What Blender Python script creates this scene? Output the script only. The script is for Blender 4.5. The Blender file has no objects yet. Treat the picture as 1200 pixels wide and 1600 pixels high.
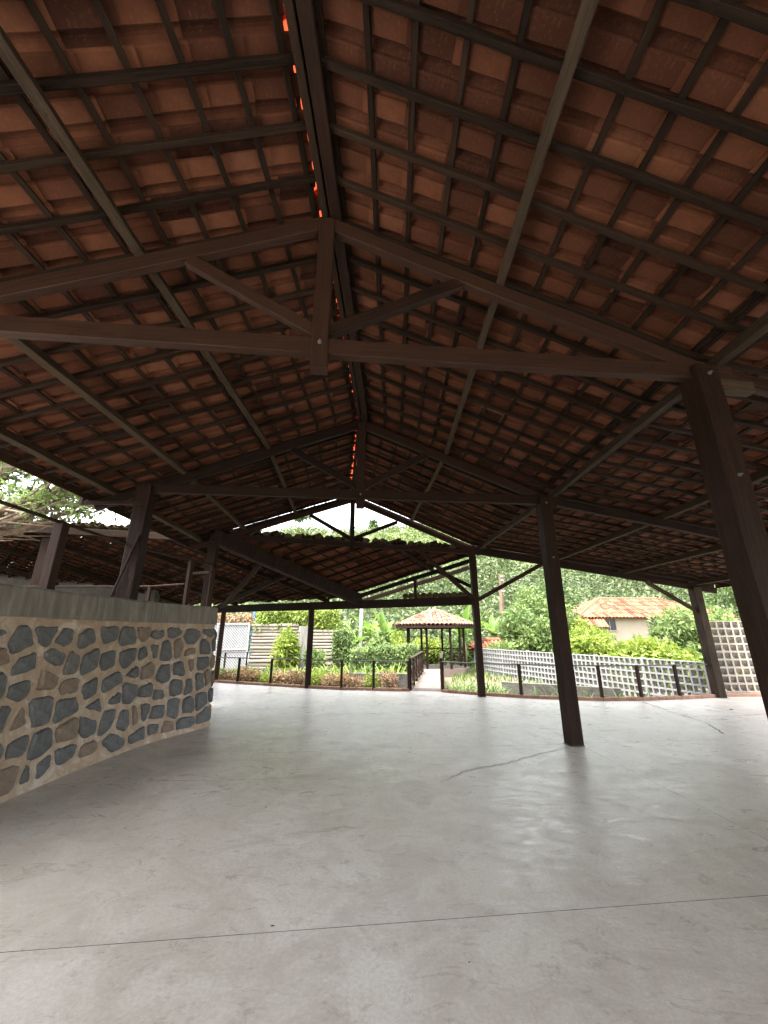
import bpy, math, random
from mathutils import Vector, Matrix, noise
rnd = random.Random(11)
R = math.radians
V3 = Vector
scene = bpy.context.scene

# ---------------------------------------------------------------- camera
cam_d = bpy.data.cameras.new('camera')
cam_d.sensor_fit = 'VERTICAL'; cam_d.sensor_height = 36.0
cam_d.lens = 610.0 / 1600.0 * 36.0
cam_d.clip_start = 0.05; cam_d.clip_end = 3000
cam = bpy.data.objects.new('camera', cam_d)
scene.collection.objects.link(cam)
PITCH = math.atan(190.0 / 610.0)
CAM = V3((0, 0, 1.55))
cam.location = CAM
cam.rotation_euler = (math.pi / 2 + PITCH, 0, 0)
scene.camera = cam

# ---------------------------------------------------------------- sky and sun
SUN_EL, SUN_AZ = 74.0, -38.0
world = bpy.data.worlds.new('World'); scene.world = world; world.use_nodes = True
nt = world.node_tree
for n in list(nt.nodes): nt.nodes.remove(n)
wo = nt.nodes.new('ShaderNodeOutputWorld'); bg = nt.nodes.new('ShaderNodeBackground')
sky = nt.nodes.new('ShaderNodeTexSky'); sky.sky_type = 'NISHITA'; sky.sun_disc = False
sky.sun_elevation = R(SUN_EL); sky.sun_rotation = R(180 - SUN_AZ); sky.dust_density = 4.0; sky.air_density = 1.0
hs = nt.nodes.new('ShaderNodeHueSaturation'); hs.inputs['Saturation'].default_value = 0.22
tcw = nt.nodes.new('ShaderNodeTexCoord')
cl = nt.nodes.new('ShaderNodeTexNoise'); cl.inputs['Scale'].default_value = 2.2; cl.inputs['Detail'].default_value = 6
mr = nt.nodes.new('ShaderNodeMapRange'); mr.inputs['From Min'].default_value = .3; mr.inputs['From Max'].default_value = .7
mr.inputs['To Min'].default_value = 1.0; mr.inputs['To Max'].default_value = 1.5
vm = nt.nodes.new('ShaderNodeVectorMath'); vm.operation = 'SCALE'
nt.links.new(tcw.outputs['Generated'], cl.inputs['Vector']); nt.links.new(cl.outputs['Fac'], mr.inputs['Value'])
nt.links.new(sky.outputs[0], hs.inputs['Color']); nt.links.new(hs.outputs[0], vm.inputs[0]); nt.links.new(mr.outputs[0], vm.inputs['Scale'])
nt.links.new(vm.outputs[0], bg.inputs['Color']); bg.inputs['Strength'].default_value = 0.15
nt.links.new(bg.outputs[0], wo.inputs[0])
sun_d = bpy.data.lights.new('sun', 'SUN'); sun_d.energy = 1.5; sun_d.angle = R(12); sun_d.color = (1, .96, .9)
sun = bpy.data.objects.new('sun', sun_d); scene.collection.objects.link(sun)
sun.rotation_euler = (R(90 - SUN_EL), 0, R(SUN_AZ))
scene.view_settings.view_transform = 'Standard'; scene.view_settings.look = 'None'
scene.view_settings.exposure = 3.0; scene.view_settings.gamma = 1.0
scene.view_settings.use_curve_mapping = False
cy = scene.cycles
cy.max_bounces = 10; cy.diffuse_bounces = 7; cy.glossy_bounces = 4; cy.transmission_bounces = 4; cy.transparent_max_bounces = 8
cy.use_denoising = True; cy.caustics_reflective = False; cy.caustics_refractive = False

# ---------------------------------------------------------------- helpers
COL = scene.collection
WORLD = {}
def link(o, parent=None, M=None):
    COL.objects.link(o)
    M = M or Matrix.Identity(4)
    if parent is not None:
        o.parent = parent
        o.matrix_basis = WORLD[parent.name].inverted() @ M
    else:
        o.matrix_basis = M
    WORLD[o.name] = M.copy()
    return o
def tag(o, label=None, cat=None, group=None, kind=None):
    if label: o['label'] = label
    if cat: o['category'] = cat
    if group: o['group'] = group
    if kind: o['kind'] = kind
    return o
def thing(name, label, cat, loc, group=None, parent=None):
    o = bpy.data.objects.new(name, None); o.empty_display_size = .2
    link(o, parent, Matrix.Translation(loc))
    return tag(o, label, cat, group)
def sub(name, parent, loc=None):
    o = bpy.data.objects.new(name, None); o.empty_display_size = .1
    return link(o, parent, Matrix.Translation(loc) if loc is not None else WORLD[parent.name].copy())

class MB:
    def __init__(s): s.v = []; s.f = []; s.r = []
    def add(s, vs, fs, r=None):
        b = len(s.v); s.v += [tuple(v) for v in vs]
        if r is None: r = rnd.random()
        for f in fs: s.f.append(tuple(i + b for i in f)); s.r.append(r)
    def mesh(s, name, smooth=False):
        me = bpy.data.meshes.new(name); me.from_pydata(s.v, [], s.f); me.update()
        a = me.attributes.new('rnd', 'FLOAT', 'FACE'); a.data.foreach_set('value', s.r)
        if smooth: me.polygons.foreach_set('use_smooth', [True] * len(me.polygons))
        return me
    def build(s, name, mat, parent=None, origin=None, smooth=False):
        if origin is not None:
            o3 = V3(origin); s.v = [tuple(V3(v) - o3) for v in s.v]
        me = s.mesh(name, smooth); me.materials.append(mat)
        o = bpy.data.objects.new(name, me)
        return link(o, parent, Matrix.Translation(origin) if origin is not None else None)
    # primitives in world space
    def box(s, c, d, rot=0.0, r=None):
        M = Matrix.Translation(c) @ Matrix.Rotation(rot, 4, 'Z'); x, y, z = [k / 2 for k in d]
        vs = [M @ V3((sx * x, sy * y, sz * z)) for sz in (-1, 1) for sy in (-1, 1) for sx in (-1, 1)]
        s.add(vs, [(0, 2, 3, 1), (4, 5, 7, 6), (0, 1, 5, 4), (2, 6, 7, 3), (0, 4, 6, 2), (1, 3, 7, 5)], r)
    def bar(s, p, q, w, h, up=(0, 0, 1), r=None):
        M, L = frame(p, q, up)
        vs, fs = bar_geo(L, w, h, min(w, h) * .08)
        s.add([M @ V3(v) for v in vs], fs, r)
    def tube(s, pts, rads, n=6, r=None):
        pts = [V3(p) for p in pts]; vs = []; fs = []
        for i, p in enumerate(pts):
            d = (pts[min(i + 1, len(pts) - 1)] - pts[max(i - 1, 0)])
            d = d.normalized() if d.length > 1e-9 else V3((0, 0, 1))
            a = d.orthogonal().normalized() if i == 0 else (a - d * a.dot(d)).normalized()
            b = d.cross(a)
            for k in range(n):
                t = 2 * math.pi * k / n
                vs.append(p + (a * math.cos(t) + b * math.sin(t)) * rads[i])
        for i in range(len(pts) - 1):
            for k in range(n):
                fs.append((i * n + k, i * n + (k + 1) % n, (i + 1) * n + (k + 1) % n, (i + 1) * n + k))
        fs.append(tuple(range(n))[::-1]); fs.append(tuple(range((len(pts) - 1) * n, len(pts) * n)))
        s.add(vs, fs, r)
def frame(p, q, up=(0, 0, 1)):
    p = V3(p); q = V3(q); x = (q - p); L = x.length; x.normalize(); up = V3(up)
    if abs(x.dot(up)) > .999: up = V3((0, 1, 0))
    z = (up - x * x.dot(up)).normalized(); y = z.cross(x)
    M = Matrix((x, y, z)).transposed().to_4x4(); M.translation = p
    return M, L
def bar_geo(L, w, h, c):
    a, b = w / 2, h / 2
    sec = [(-a + c, -b), (a - c, -b), (a, -b + c), (a, b - c), (a - c, b), (-a + c, b), (-a, b - c), (-a, -b + c)]
    vs = [(0, y, z) for y, z in sec] + [(L, y, z) for y, z in sec]
    fs = [(k, (k + 1) % 8, 8 + (k + 1) % 8, 8 + k) for k in range(8)] + [tuple(range(8))[::-1], tuple(range(8, 16))]
    fs = [f[::-1] for f in fs[:8]] + fs[8:]
    fs = [f[::-1] for f in fs]
    return vs, fs
def beam(name, p, q, w, h, mat, parent, up=(0, 0, 1), c=.006):
    """One timber: local X runs along it, so the grain follows it."""
    M, L = frame(p, q, up)
    vs, fs = bar_geo(L, w, h, c)
    if L > 1.0 and w > .04:      # sawn timber is never dead straight
        n = max(2, int(L / .45)); sec = [(v[1], v[2]) for v in vs[:8]]; vs = []; oy = oz = 0.0; a = min(.006, .0035 + L * .0006)
        for i in range(n + 1):
            k = max(0.0, math.sin(math.pi * i / n)) ** .5; oy = .6 * oy + rnd.uniform(-a, a); oz = .6 * oz + rnd.uniform(-a, a)
            vs += [(L * i / n, y + oy * k + rnd.uniform(-.0012, .0012), z + oz * k + rnd.uniform(-.0012, .0012)) for y, z in sec]
        fs = [(i * 8 + k, (i + 1) * 8 + k, (i + 1) * 8 + (k + 1) % 8, i * 8 + (k + 1) % 8) for i in range(n) for k in range(8)]
        fs = [f[::-1] for f in fs] + [tuple(range(8))[::-1], tuple(range(n * 8, n * 8 + 8))]
    me = bpy.data.meshes.new(name); me.from_pydata(vs, [], fs); me.update(); me.materials.append(mat)
    o = bpy.data.objects.new(name, me)
    return link(o, parent, M)
def put(name, me, parent, M):
    o = bpy.data.objects.new(name, me); COL.objects.link(o)
    o.parent = parent; o.matrix_basis = WORLD[parent.name].inverted() @ M
    return o
_sp, _cp = math.sin(PITCH), math.cos(PITCH)
def pix(p):
    """Photo pixel of a point (used only to choose which tiles become single objects)."""
    d = V3(p) - CAM; f = d.y * _cp + d.z * _sp; u = -d.y * _sp + d.z * _cp
    if f < .05: return None
    return 600 + 610 * d.x / f, 800 - 610 * u / f, f
ORD = ['first', 'second', 'third', 'fourth', 'fifth', 'sixth', 'seventh', 'eighth', 'ninth', 'tenth', 'eleventh', 'twelfth', 'thirteenth', 'fourteenth', 'fifteenth', 'sixteenth']

# ---------------------------------------------------------------- materials
class NT:
    def __init__(s, name):
        s.m = bpy.data.materials.new(name); s.m.use_nodes = True; s.t = s.m.node_tree
        s.b = s.t.nodes['Principled BSDF']; s.out = s.t.nodes['Material Output']
    def n(s, typ, **kw):
        o = s.t.nodes.new('ShaderNode' + typ)
        for k, v in kw.items():
            if k in o.inputs: o.inputs[k].default_value = v
            else: setattr(o, k, v)
        return o
    def l(s, a, b): s.t.links.new(a, b)
    def coord(s, out='Object', scale=(1, 1, 1)):
        tc = s.n('TexCoord'); mp = s.n('Mapping'); mp.inputs['Scale'].default_value = scale
        s.l(tc.outputs[out], mp.inputs['Vector']); return mp.outputs[0]
    def noise(s, vec, scale, detail=6, rough=.6, dist=0.0):
        o = s.n('TexNoise', Scale=scale, Detail=detail, Roughness=rough, Distortion=dist); s.l(vec, o.inputs['Vector']); return o.outputs['Fac']
    def ramp(s, fac, stops):
        o = s.n('ValToRGB'); e = o.color_ramp.elements
        while len(e) < len(stops): e.new(.5)
        for k, (p, c) in enumerate(stops):
            e[k].position = p; e[k].color = (*c, 1) if len(c) == 3 else c
        s.l(fac, o.inputs[0]); return o.outputs[0]
    def mix(s, fac, a, b, mode='MIX'):
        o = s.n('Mix', data_type='RGBA', blend_type=mode)
        for sock, v in ((o.inputs[0], fac), (o.inputs[6], a), (o.inputs[7], b)):
            if hasattr(v, 'is_linked'): s.l(v, sock)
            elif isinstance(v, (tuple, list)): sock.default_value = (*v, 1)
            else: sock.default_value = v
        return o.outputs[2]
    def maprange(s, v, a, b, c, d):
        o = s.n('MapRange'); s.l(v, o.inputs[0])
        for k, x in enumerate((a, b, c, d)): o.inputs[k + 1].default_value = x
        return o.outputs[0]
    def bump(s, h, strength=.3, dist=.01):
        o = s.n('Bump', Strength=strength, Distance=dist); s.l(h, o.inputs['Height']); s.l(o.outputs[0], s.b.inputs['Normal'])
    def col(s, c): s.l(c, s.b.inputs['Base Color'])
    def rough(s, v):
        if hasattr(v, 'is_linked'): s.l(v, s.b.inputs['Roughness'])
        else: s.b.inputs['Roughness'].default_value = v
    def objrnd(s): return s.n('ObjectInfo').outputs['Random']
    def attr(s):
        o = s.n('Attribute'); o.attribute_name = 'rnd'; return o.outputs['Fac']

def wood(name, dark, light, rough=.55, spec=.4):
    t = NT(name); v = t.coord('Object', (1.0, 24, 24)); r = t.objrnd()
    off = t.n('VectorMath', operation='ADD'); cx = t.n('CombineXYZ'); m = t.n('Math', operation='MULTIPLY'); m.inputs[1].default_value = 37
    t.l(r, m.inputs[0]); t.l(m.outputs[0], cx.inputs[0]); t.l(m.outputs[0], cx.inputs[1]); t.l(v, off.inputs[0]); t.l(cx.outputs[0], off.inputs[1]); v = off.outputs[0]
    g = t.noise(v, 2.2, 8, .65, .6)
    c = t.ramp(g, [(.36, dark), (.66, light)])
    big = t.noise(t.coord('Object', (1, 1, 1)), 1.7, 3)
    c = t.mix(t.maprange(big, .35, .65, 0, .45), c, tuple(k * .55 for k in dark))
    kn = t.noise(t.coord('Object', (2.2, 9, 9)), 1.6, 4, .6, 1.5)
    c = t.mix(t.maprange(kn, .60, .68, 0, .75), c, tuple(k * .5 for k in dark))
    c = t.mix(t.maprange(r, 0, 1, 0, .4), c, tuple(k * 1.7 for k in light))
    t.col(c); t.rough(t.maprange(g, .2, .8, rough + .12, rough - .12)); t.bump(g, .35, .006)
    t.b.inputs['Specular IOR Level'].default_value = spec
    return t.m
M_WOOD = wood('dark_stained_wood', (0.0044, 0.0022, 0.0018), (0.0236, 0.0115, 0.0074), .62, .12)
M_WOOD2 = wood('red_brown_wood', (0.0066, 0.0032, 0.0022), (0.0363, 0.0178, 0.0116), .62, .14)
M_PURLIN = wood('greyed_wood', (0.0143, 0.0094, 0.0063), (0.0578, 0.0415, 0.0286), .78, .1)
M_CAIBRO = wood('rafter_wood', (0.0050, 0.0028, 0.0019), (0.0260, 0.0158, 0.0102), .78, .1)

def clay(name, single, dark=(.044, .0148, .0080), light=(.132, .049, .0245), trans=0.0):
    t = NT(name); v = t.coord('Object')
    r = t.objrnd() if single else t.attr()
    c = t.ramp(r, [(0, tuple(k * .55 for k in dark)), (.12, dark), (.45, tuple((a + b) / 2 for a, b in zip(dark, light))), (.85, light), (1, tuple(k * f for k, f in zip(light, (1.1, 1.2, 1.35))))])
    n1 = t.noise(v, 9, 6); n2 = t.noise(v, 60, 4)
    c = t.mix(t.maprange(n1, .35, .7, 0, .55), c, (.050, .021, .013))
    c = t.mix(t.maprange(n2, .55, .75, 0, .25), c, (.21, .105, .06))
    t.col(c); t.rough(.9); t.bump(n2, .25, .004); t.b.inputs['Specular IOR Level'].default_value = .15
    if trans:
        tr = t.n('BsdfTranslucent'); tr.inputs[0].default_value = (.95, .36, .22, 1)
        mx = t.n('MixShader'); mx.inputs[0].default_value = trans
        t.l(t.b.outputs[0], mx.inputs[1]); t.l(tr.outputs[0], mx.inputs[2]); t.l(mx.outputs[0], t.out.inputs[0])
    return t.m
M_TILE1 = clay('clay_tile_single', True)
M_TILE = clay('clay_tile_course', False)
M_RIDGE = clay('clay_ridge_cap_glow', False, (.30, .085, .04), (.4, .12, .06), .4)  # salmon translucency added so the caps glow through the ridge slot
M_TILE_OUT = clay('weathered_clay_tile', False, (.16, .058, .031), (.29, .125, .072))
M_TILE_TAN = clay('faded_clay_tile', False, (.17, .088, .055), (.29, .165, .108))
M_TILE_OUT1 = clay('weathered_clay_tile_single', True, (.30, .13, .075), (.52, .27, .16))
M_TILE_MOSS = clay('mossy_tile', True, (.045, .045, .02), (.10, .08, .04))

def concrete_floor():
    t = NT('polished_concrete'); v = t.coord('Object')
    big = t.noise(v, .5, 6, .6, .8); mid = t.noise(v, 2.4, 9, .72, .9); fine = t.noise(v, 45, 6, .75)
    c = t.ramp(big, [(.3, (.55, .50, .43)), (.7, (.70, .66, .595))])
    c = t.mix(t.maprange(mid, .43, .60, 0, .75), c, (.46, .41, .345))
    trow = t.noise(t.coord('Object', (.45, 1.5, 1)), 6.5, 10, .78, 1.6)
    c = t.mix(t.maprange(trow, .52, .68, 0, .4), c, (.70, .675, .625))
    st = t.noise(v, 6.0, 11, .82, .5)
    c = t.mix(t.maprange(st, .55, .67, 0, .75), c, (.27, .235, .195))
    c = t.mix(t.maprange(fine, .38, .66, 0, .45), c, (.34, .31, .27))
    t.col(c)
    rr = t.noise(t.coord('Object', (.6, 1.4, 1)), 3.6, 10, .78, 1.4)
    t.rough(t.maprange(rr, .36, .64, .22, .50))
    t.b.inputs['Specular IOR Level'].default_value = .5
    a = t.n('Math', operation='ADD'); t.l(trow, a.inputs[0]); k = t.n('Math', operation='MULTIPLY'); t.l(fine, k.inputs[0]); k.inputs[1].default_value = .6; t.l(k.outputs[0], a.inputs[1])
    t.bump(a.outputs[0], .05, .002)
    return t.m
M_FLOOR = concrete_floor()
def simple(name, stops, scale=8, rough=.85, bump=.3, dist=.01, rmode=None, rc=None, coord='Object', sc=(1, 1, 1), ramt=.6, detail=8):
    t = NT(name); v = t.coord(coord, sc); n = t.noise(v, scale, detail, .65, .4)
    c = t.ramp(n, [(.25 + .5 * i / (len(stops) - 1), s) for i, s in enumerate(stops)])
    if rmode: c = t.mix(t.maprange(t.objrnd() if rmode == 'obj' else t.attr(), 0, 1, 0, ramt), c, rc)
    t.col(c); t.rough(rough)
    if bump: t.bump(t.noise(v, scale * 4, 6, .7), bump, dist)
    return t.m
M_SEAM = simple('dark_joint', [(.07, .062, .055), (.14, .128, .115)], 12)
M_CRACK = simple('crack_filler', [(.34, .31, .265), (.46, .425, .37)], 20)
M_COPING = simple('grey_cement_coping', [(.095, .088, .076), (.18, .168, .148), (.30, .28, .25)], 3.2, .9, .5, .01, sc=(3, 3, .5))
def mortar():
    t = NT('tan_mortar'); v = t.coord('Object'); n = t.noise(v, 4, 8, .7, .8); f = t.noise(v, 30, 6, .7)
    c = t.ramp(n, [(.3, (.30, .215, .15)), (.50, (.42, .325, .24)), (.66, (.58, .51, .44))])
    c = t.mix(t.maprange(f, .45, .75, 0, .35), c, (.22, .145, .09))
    t.col(c); t.rough(.95); t.bump(f, .7, .012); return t.m
M_MORTAR = mortar()
def stone():
    t = NT('blue_grey_fieldstone'); v = t.coord('Object'); r = t.objrnd(); n = t.noise(v, 9, 8, .7, .5); f = t.noise(v, 70, 5, .75)
    a = t.ramp(n, [(.3, (.060, .064, .066)), (.7, (.17, .178, .18))])
    b = t.ramp(n, [(.3, (.13, .095, .07)), (.7, (.25, .19, .145))])
    c = t.mix(t.maprange(r, .76, .80, 0, 1), a, b)
    c = t.mix(t.maprange(f, .56, .74, 0, .8), c, (.34, .34, .33))
    c = t.mix(t.maprange(r, 0, .8, .25, 0), c, (.03, .032, .035))
    t.col(c); t.rough(.75); t.bump(n, .9, .02); return t.m
M_STONE = stone()
M_BLOCK = simple('white_painted_block', [(.20, .20, .195), (.32, .32, .315)], 5, .85, .2, .005, 'obj', (.22, .215, .20))
M_BLOCK2 = simple('bare_cement_block', [(.19, .175, .155), (.33, .305, .275)], 5, .9, .3, .005, 'obj', (.42, .36, .29))
M_BRICK = simple('curb_brick', [(.15, .07, .045), (.27, .14, .09)], 9, .85, .3, .005, 'obj', (.40, .25, .16))
M_PATH = simple('walkway_slab', [(.10, .068, .055), (.17, .122, .10)], 5, .85, .3, .006, 'obj', (.19, .15, .122))
M_SOIL = simple('garden_soil', [(.07, .05, .03), (.13, .10, .055), (.10, .13, .04)], 2.5, .95, .5, .03)
M_WHITE = simple('white_gate_paint', [(.24, .25, .26), (.31, .315, .32)], 4, .5, 0)
M_LOG = simple('pale_wall_course', [(.13, .11, .08), (.21, .185, .145), (.26, .235, .19)], 3, .9, .5, .012, 'obj', (.23, .20, .155), sc=(.4, 1, 2))
M_PLASTER = simple('cream_plaster', [(.26, .23, .17), (.33, .295, .23)], 1.5, .9, .1)
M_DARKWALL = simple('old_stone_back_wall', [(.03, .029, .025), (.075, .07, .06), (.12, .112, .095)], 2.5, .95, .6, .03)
M_GLASS = simple('dark_window_glass', [(.015, .02, .025), (.04, .05, .055)], 2, .12, 0)
M_METAL = simple('galvanised_steel', [(.07, .065, .06), (.15, .145, .14)], 6, .45, 0)
M_GUTTER = simple('stained_gutter_board', [(.006, .004, .003), (.018, .011, .009), (.03, .02, .016)], 7, .75, .5, .008, sc=(2.5, .6, .6))
M_GUTTER.node_tree.nodes['Principled BSDF'].inputs['Specular IOR Level'].default_value = .12
M_POLE = simple('rusty_pole', [(.11, .06, .04), (.18, .12, .085)], 3, .8, .2)
M_GREYPOLE = simple('grey_pole', [(.30, .30, .29), (.42, .42, .41)], 3, .8, .1)
M_BLUE = simple('blue_paint', [(.05, .16, .42), (.08, .22, .5)], 3, .5, 0)
M_BARK = simple('rough_bark', [(.055, .038, .025), (.15, .11, .075), (.25, .19, .14)], 5, .95, .9, .03, sc=(1, 1, 1))
M_PSTEM = simple('banana_stem', [(.10, .13, .04), (.24, .24, .10)], 5, .7, .2)
M_DEBRIS = simple('dry_debris', [(.05, .035, .02), (.13, .09, .055)], 20, .9, 0)

def leaf(name, dark, light, trans=.35, rough=.5):
    t = NT(name); r = t.attr()
    n = t.noise(t.coord('Object'), .9, 3)
    a = t.n('Math', operation='ADD'); t.l(r, a.inputs[0]); t.l(t.maprange(n, .3, .7, -.3, .3), a.inputs[1])
    c = t.mix(a.outputs[0], dark, light); t.col(c); t.rough(rough)
    t.b.inputs['Specular IOR Level'].default_value = .3
    tr = t.n('BsdfTranslucent'); t.l(c, tr.inputs[0])
    mx = t.n('MixShader'); mx.inputs[0].default_value = trans
    t.l(t.b.outputs[0], mx.inputs[1]); t.l(tr.outputs[0], mx.inputs[2]); t.l(mx.outputs[0], t.out.inputs[0])
    return t.m
M_LEAF = leaf('fresh_leaf', (.065, .115, .03), (.20, .27, .085))
M_LEAF_Y = leaf('lime_leaf', (.11, .17, .02), (.26, .32, .055))
M_LEAF_D = leaf('deep_leaf', (.045, .085, .024), (.125, .18, .06))
M_LEAF_DRY = leaf('dry_leaf_mass', (.15, .085, .045), (.36, .25, .14))
M_FOREST = leaf('forest_leaf', (.046, .074, .028), (.135, .17, .066), .25)
M_SCRUB = leaf('scrub_leaf', (.065, .10, .025), (.16, .20, .055), .25)
M_BANANA = leaf('banana_leaf', (.07, .15, .025), (.20, .30, .06), .45)
M_HILL = simple('hillside_ground', [(.035, .055, .009), (.07, .10, .03), (.13, .16, .05)], .12, .95, 0)

# ================================================================ GROUND AND TERRAIN
mb = MB(); 
g = [-210, -150, -90, -60, -30, -15, -8, 0, 8, 15, 30, 60, 90, 150, 210]
vs = [(x, y, -.42 + (.02 * math.sin(x * .7) * math.cos(y * .5))) for y in g for x in g]
n = len(g)
mb.add(vs, [(j * n + i, j * n + i + 1, (j + 1) * n + i + 1, (j + 1) * n + i) for j in range(n - 1) for i in range(n - 1)])
tag(mb.build('ground', M_SOIL), kind='structure')

def hill_z(x, y):
    t = max(0.0, min(1.0, (y - 42) / 88.0)); t = t * t * (3 - 2 * t)
    top = 33.8 + 1.0 * math.sin(x * .05 + 1.2) + .9 * math.sin(x * .13)
    if x > 30: top += min(14, (x - 30) * .16)
    if x < -28: top -= min(14, (-28 - x) * .22)
    return -1.2 + top * t + 2.2 * noise.noise(V3((x * .03, y * .03, 0))) * t
mb = MB(); xs = [-160 + 8 * i for i in range(46)]; ys = [40 + 5 * j for j in range(26)]
vs = [(x, y, hill_z(x, y)) for y in ys for x in xs]; n = len(xs)
mb.add(vs, [(j * n + i, j * n + i + 1, (j + 1) * n + i + 1, (j + 1) * n + i) for j in range(len(ys) - 1) for i in range(n - 1)])
tag(mb.build('hill', M_HILL, smooth=True), kind='structure')

# ================================================================ FLOOR
EDGE = [(-5.9, 14.35), (-4.75, 13.78), (-3.55, 13.29), (-2.29, 12.75), (-1.24, 12.38), (-.3, 12.25), (.72, 12.05), (1.61, 11.9), (2.59, 11.3),
        (3.49, 10.9), (4.3, 10.65), (5.3, 10.45), (6.29, 10.5), (7.37, 10.7), (8.6, 10.98)]
def clip(poly, a, b, c):
    """keep a*x+b*y<=c"""
    out = []
    for i in range(len(poly)):
        p, q = poly[i], poly[(i + 1) % len(poly)]
        dp, dq = a * p[0] + b * p[1] - c, a * q[0] + b * q[1] - c
        if dp <= 0: out.append(p)
        if dp * dq < 0:
            t = dp / (dp - dq); out.append((p[0] + (q[0] - p[0]) * t, p[1] + (q[1] - p[1]) * t))
    return out
floor_poly = [(12.5, -9), (12.5, 11.0)] + EDGE[::-1] + [(-9, 14.35), (-9, -9)]
mb = MB(); n = len(floor_poly)
mb.add([(x, y, -.03) for x, y in floor_poly] + [(x, y, -.5) for x, y in floor_poly],
       [tuple(range(n))] + [(i, n + i, n + (i + 1) % n, (i + 1) % n) for i in range(n)])
floor = tag(mb.build('floor', M_SEAM), kind='structure')
def slabs():
    # saw-cut joints under each truss line and along the post row
    cross = [(.105, -.4), (.105, 2.77), (.105, 6.22), (.10, 9.75)]
    rows = []; rest = floor_poly
    for m, y0 in cross:
        lo = clip(rest, -m, 1, y0 - .0025); rest = clip(rest, m, -1, -(y0 + .0025)); rows.append(lo)
    rows.append(rest); out = []
    for k, p in enumerate(rows):
        # line x = 3.22 - .055*y through the row of posts
        a = clip(p, 1, .055, 3.216); b = clip(p, -1, -.055, -3.220)
        for q in (a, b):
            if len(q) > 2: out.append(q)
    return out
for q in slabs():
    mb = MB(); n = len(q)
    mb.add([(x, y, 0) for x, y in q] + [(x, y, -.029) for x, y in q], [tuple(range(n))[::-1] if sum(q[i][0] * q[(i + 1) % n][1] - q[(i + 1) % n][0] * q[i][1] for i in range(n)) < 0 else tuple(range(n))] + [(i, n + i, n + (i + 1) % n, (i + 1) % n) for i in range(n)])
    ob = mb.build('slab', M_FLOOR, floor); ob.data.materials.append(M_SEAM)
    for f_ in ob.data.polygons[1:]: f_.material_index = 1
def crack(pts, w, mat=M_CRACK):
    mb = MB(); P = []
    for (x0, y0), (x1, y1) in zip(pts[:-1], pts[1:]):
        L = math.hypot(x1 - x0, y1 - y0); k = max(2, int(L / .06))
        for i in range(k):
            t = i / k; P.append((x0 + (x1 - x0) * t + rnd.uniform(-.012, .012), y0 + (y1 - y0) * t + rnd.uniform(-.016, .016)))
    P.append(pts[-1]); vs = []; W = w
    for i, p in enumerate(P):
        q = P[min(i + 1, len(P) - 1)]; o = P[max(i - 1, 0)]; d = V3((q[0] - o[0], q[1] - o[1], 0)).normalized()
        W = max(w * .35, min(w * 1.5, W + rnd.uniform(-.3, .3) * w))
        vs += [(p[0] - d.y * W, p[1] + d.x * W, .0025), (p[0] + d.y * W, p[1] - d.x * W, .0025)]
    mb.add(vs, [(2 * i, 2 * i + 1, 2 * i + 3, 2 * i + 2) for i in range(len(P) - 1)])
    mb.build('crack', mat, floor)
crack([(2.62, 6.30), (2.1, 6.0), (1.55, 5.6), (1.0, 5.35), (.62, 4.95)], .011)
crack([(6.15, 10.2), (6.0, 9.2), (5.9, 8.45), (5.85, 7.9), (5.5, 7.1)], .014, M_SEAM)
crack([(5.9, 8.45), (7.2, 8.6), (8.8, 9.0)], .008, M_SEAM)
crack([(-1.5, 8.6), (.4, 8.9), (2.2, 8.7)], .005, M_SEAM)
crack([(3.4, 6.1), (4.2, 5.4), (4.6, 4.6)], .004, M_CRACK)
crack([(-2.4, 5.2), (-1.6, 5.0), (-.7, 5.15)], .0035, M_CRACK)
crack([(1.6, 4.2), (2.0, 3.9), (2.25, 3.5)], .003, M_CRACK)
for k, (x, y, s, ll) in enumerate([(-.62, 2.75, .013, 'on the joint in the foreground'), (.42, 2.5, .007, 'right of the middle in the foreground'),
                              (-1.1, 4.3, .012, 'on the bare floor left of the middle'), (7.4, 9.2, .05, 'near the far right post'), (-.1, 9.9, .03, 'on the far floor under the gable')]):
    mb = MB(); nn = 7; pts = [(x + s * math.cos(a) * rnd.uniform(.5, 1.4), y + s * math.sin(a) * rnd.uniform(.4, .9), .003) for a in [2 * math.pi * i / nn for i in range(nn)]]
    mb.add(pts + [(x, y, .003 + s * .35)], [(i, (i + 1) % nn, nn) for i in range(nn)])
    tag(mb.build('dry_leaf', M_DEBRIS, None, (x, y, 0)), 'small dark scrap of dry leaf ' + ll, 'leaf', 'scraps on the floor')

# ================================================================ PAVILION
TILE_W, TILE_G = .205, .335
def tile_mesh(name, mat, seg=7, w=TILE_W, g=TILE_G * 1.17):
    """Roman tile: flat pan and a half-round roll, 12 mm thick; x = width, y = down the slope, z = up."""
    prof = [(0, .010), (.008, 0), (.112, 0), (.122, .010)]
    for i in range(1, seg + 1):
        a = math.pi * (1 - i / seg) ; prof.append((.122 + .043 + .043 * math.cos(a), .012 + .042 * math.sin(a)))
    k = w / prof[-1][0]; prof = [(x * k, z) for x, z in prof]; n = len(prof)
    th = .012; vs = []
    for y, dz in ((0, 0), (g, .017)):
        for x, z in prof: vs.append((x, y, z + dz))
        for x, z in prof: vs.append((x, y, z + dz + th))
    fs = []
    for i in range(n - 1):
        fs.append((i, 2 * n + i, 2 * n + i + 1, i + 1))
        fs.append((n + i, n + i + 1, 3 * n + i + 1, 3 * n + i))
        fs.append((i, i + 1, n + i + 1, n + i)); fs.append((2 * n + i, 3 * n + i, 3 * n + i + 1, 2 * n + i + 1))
    return vs, fs
TV, TF = tile_mesh('roof_tile', M_TILE1)
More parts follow.
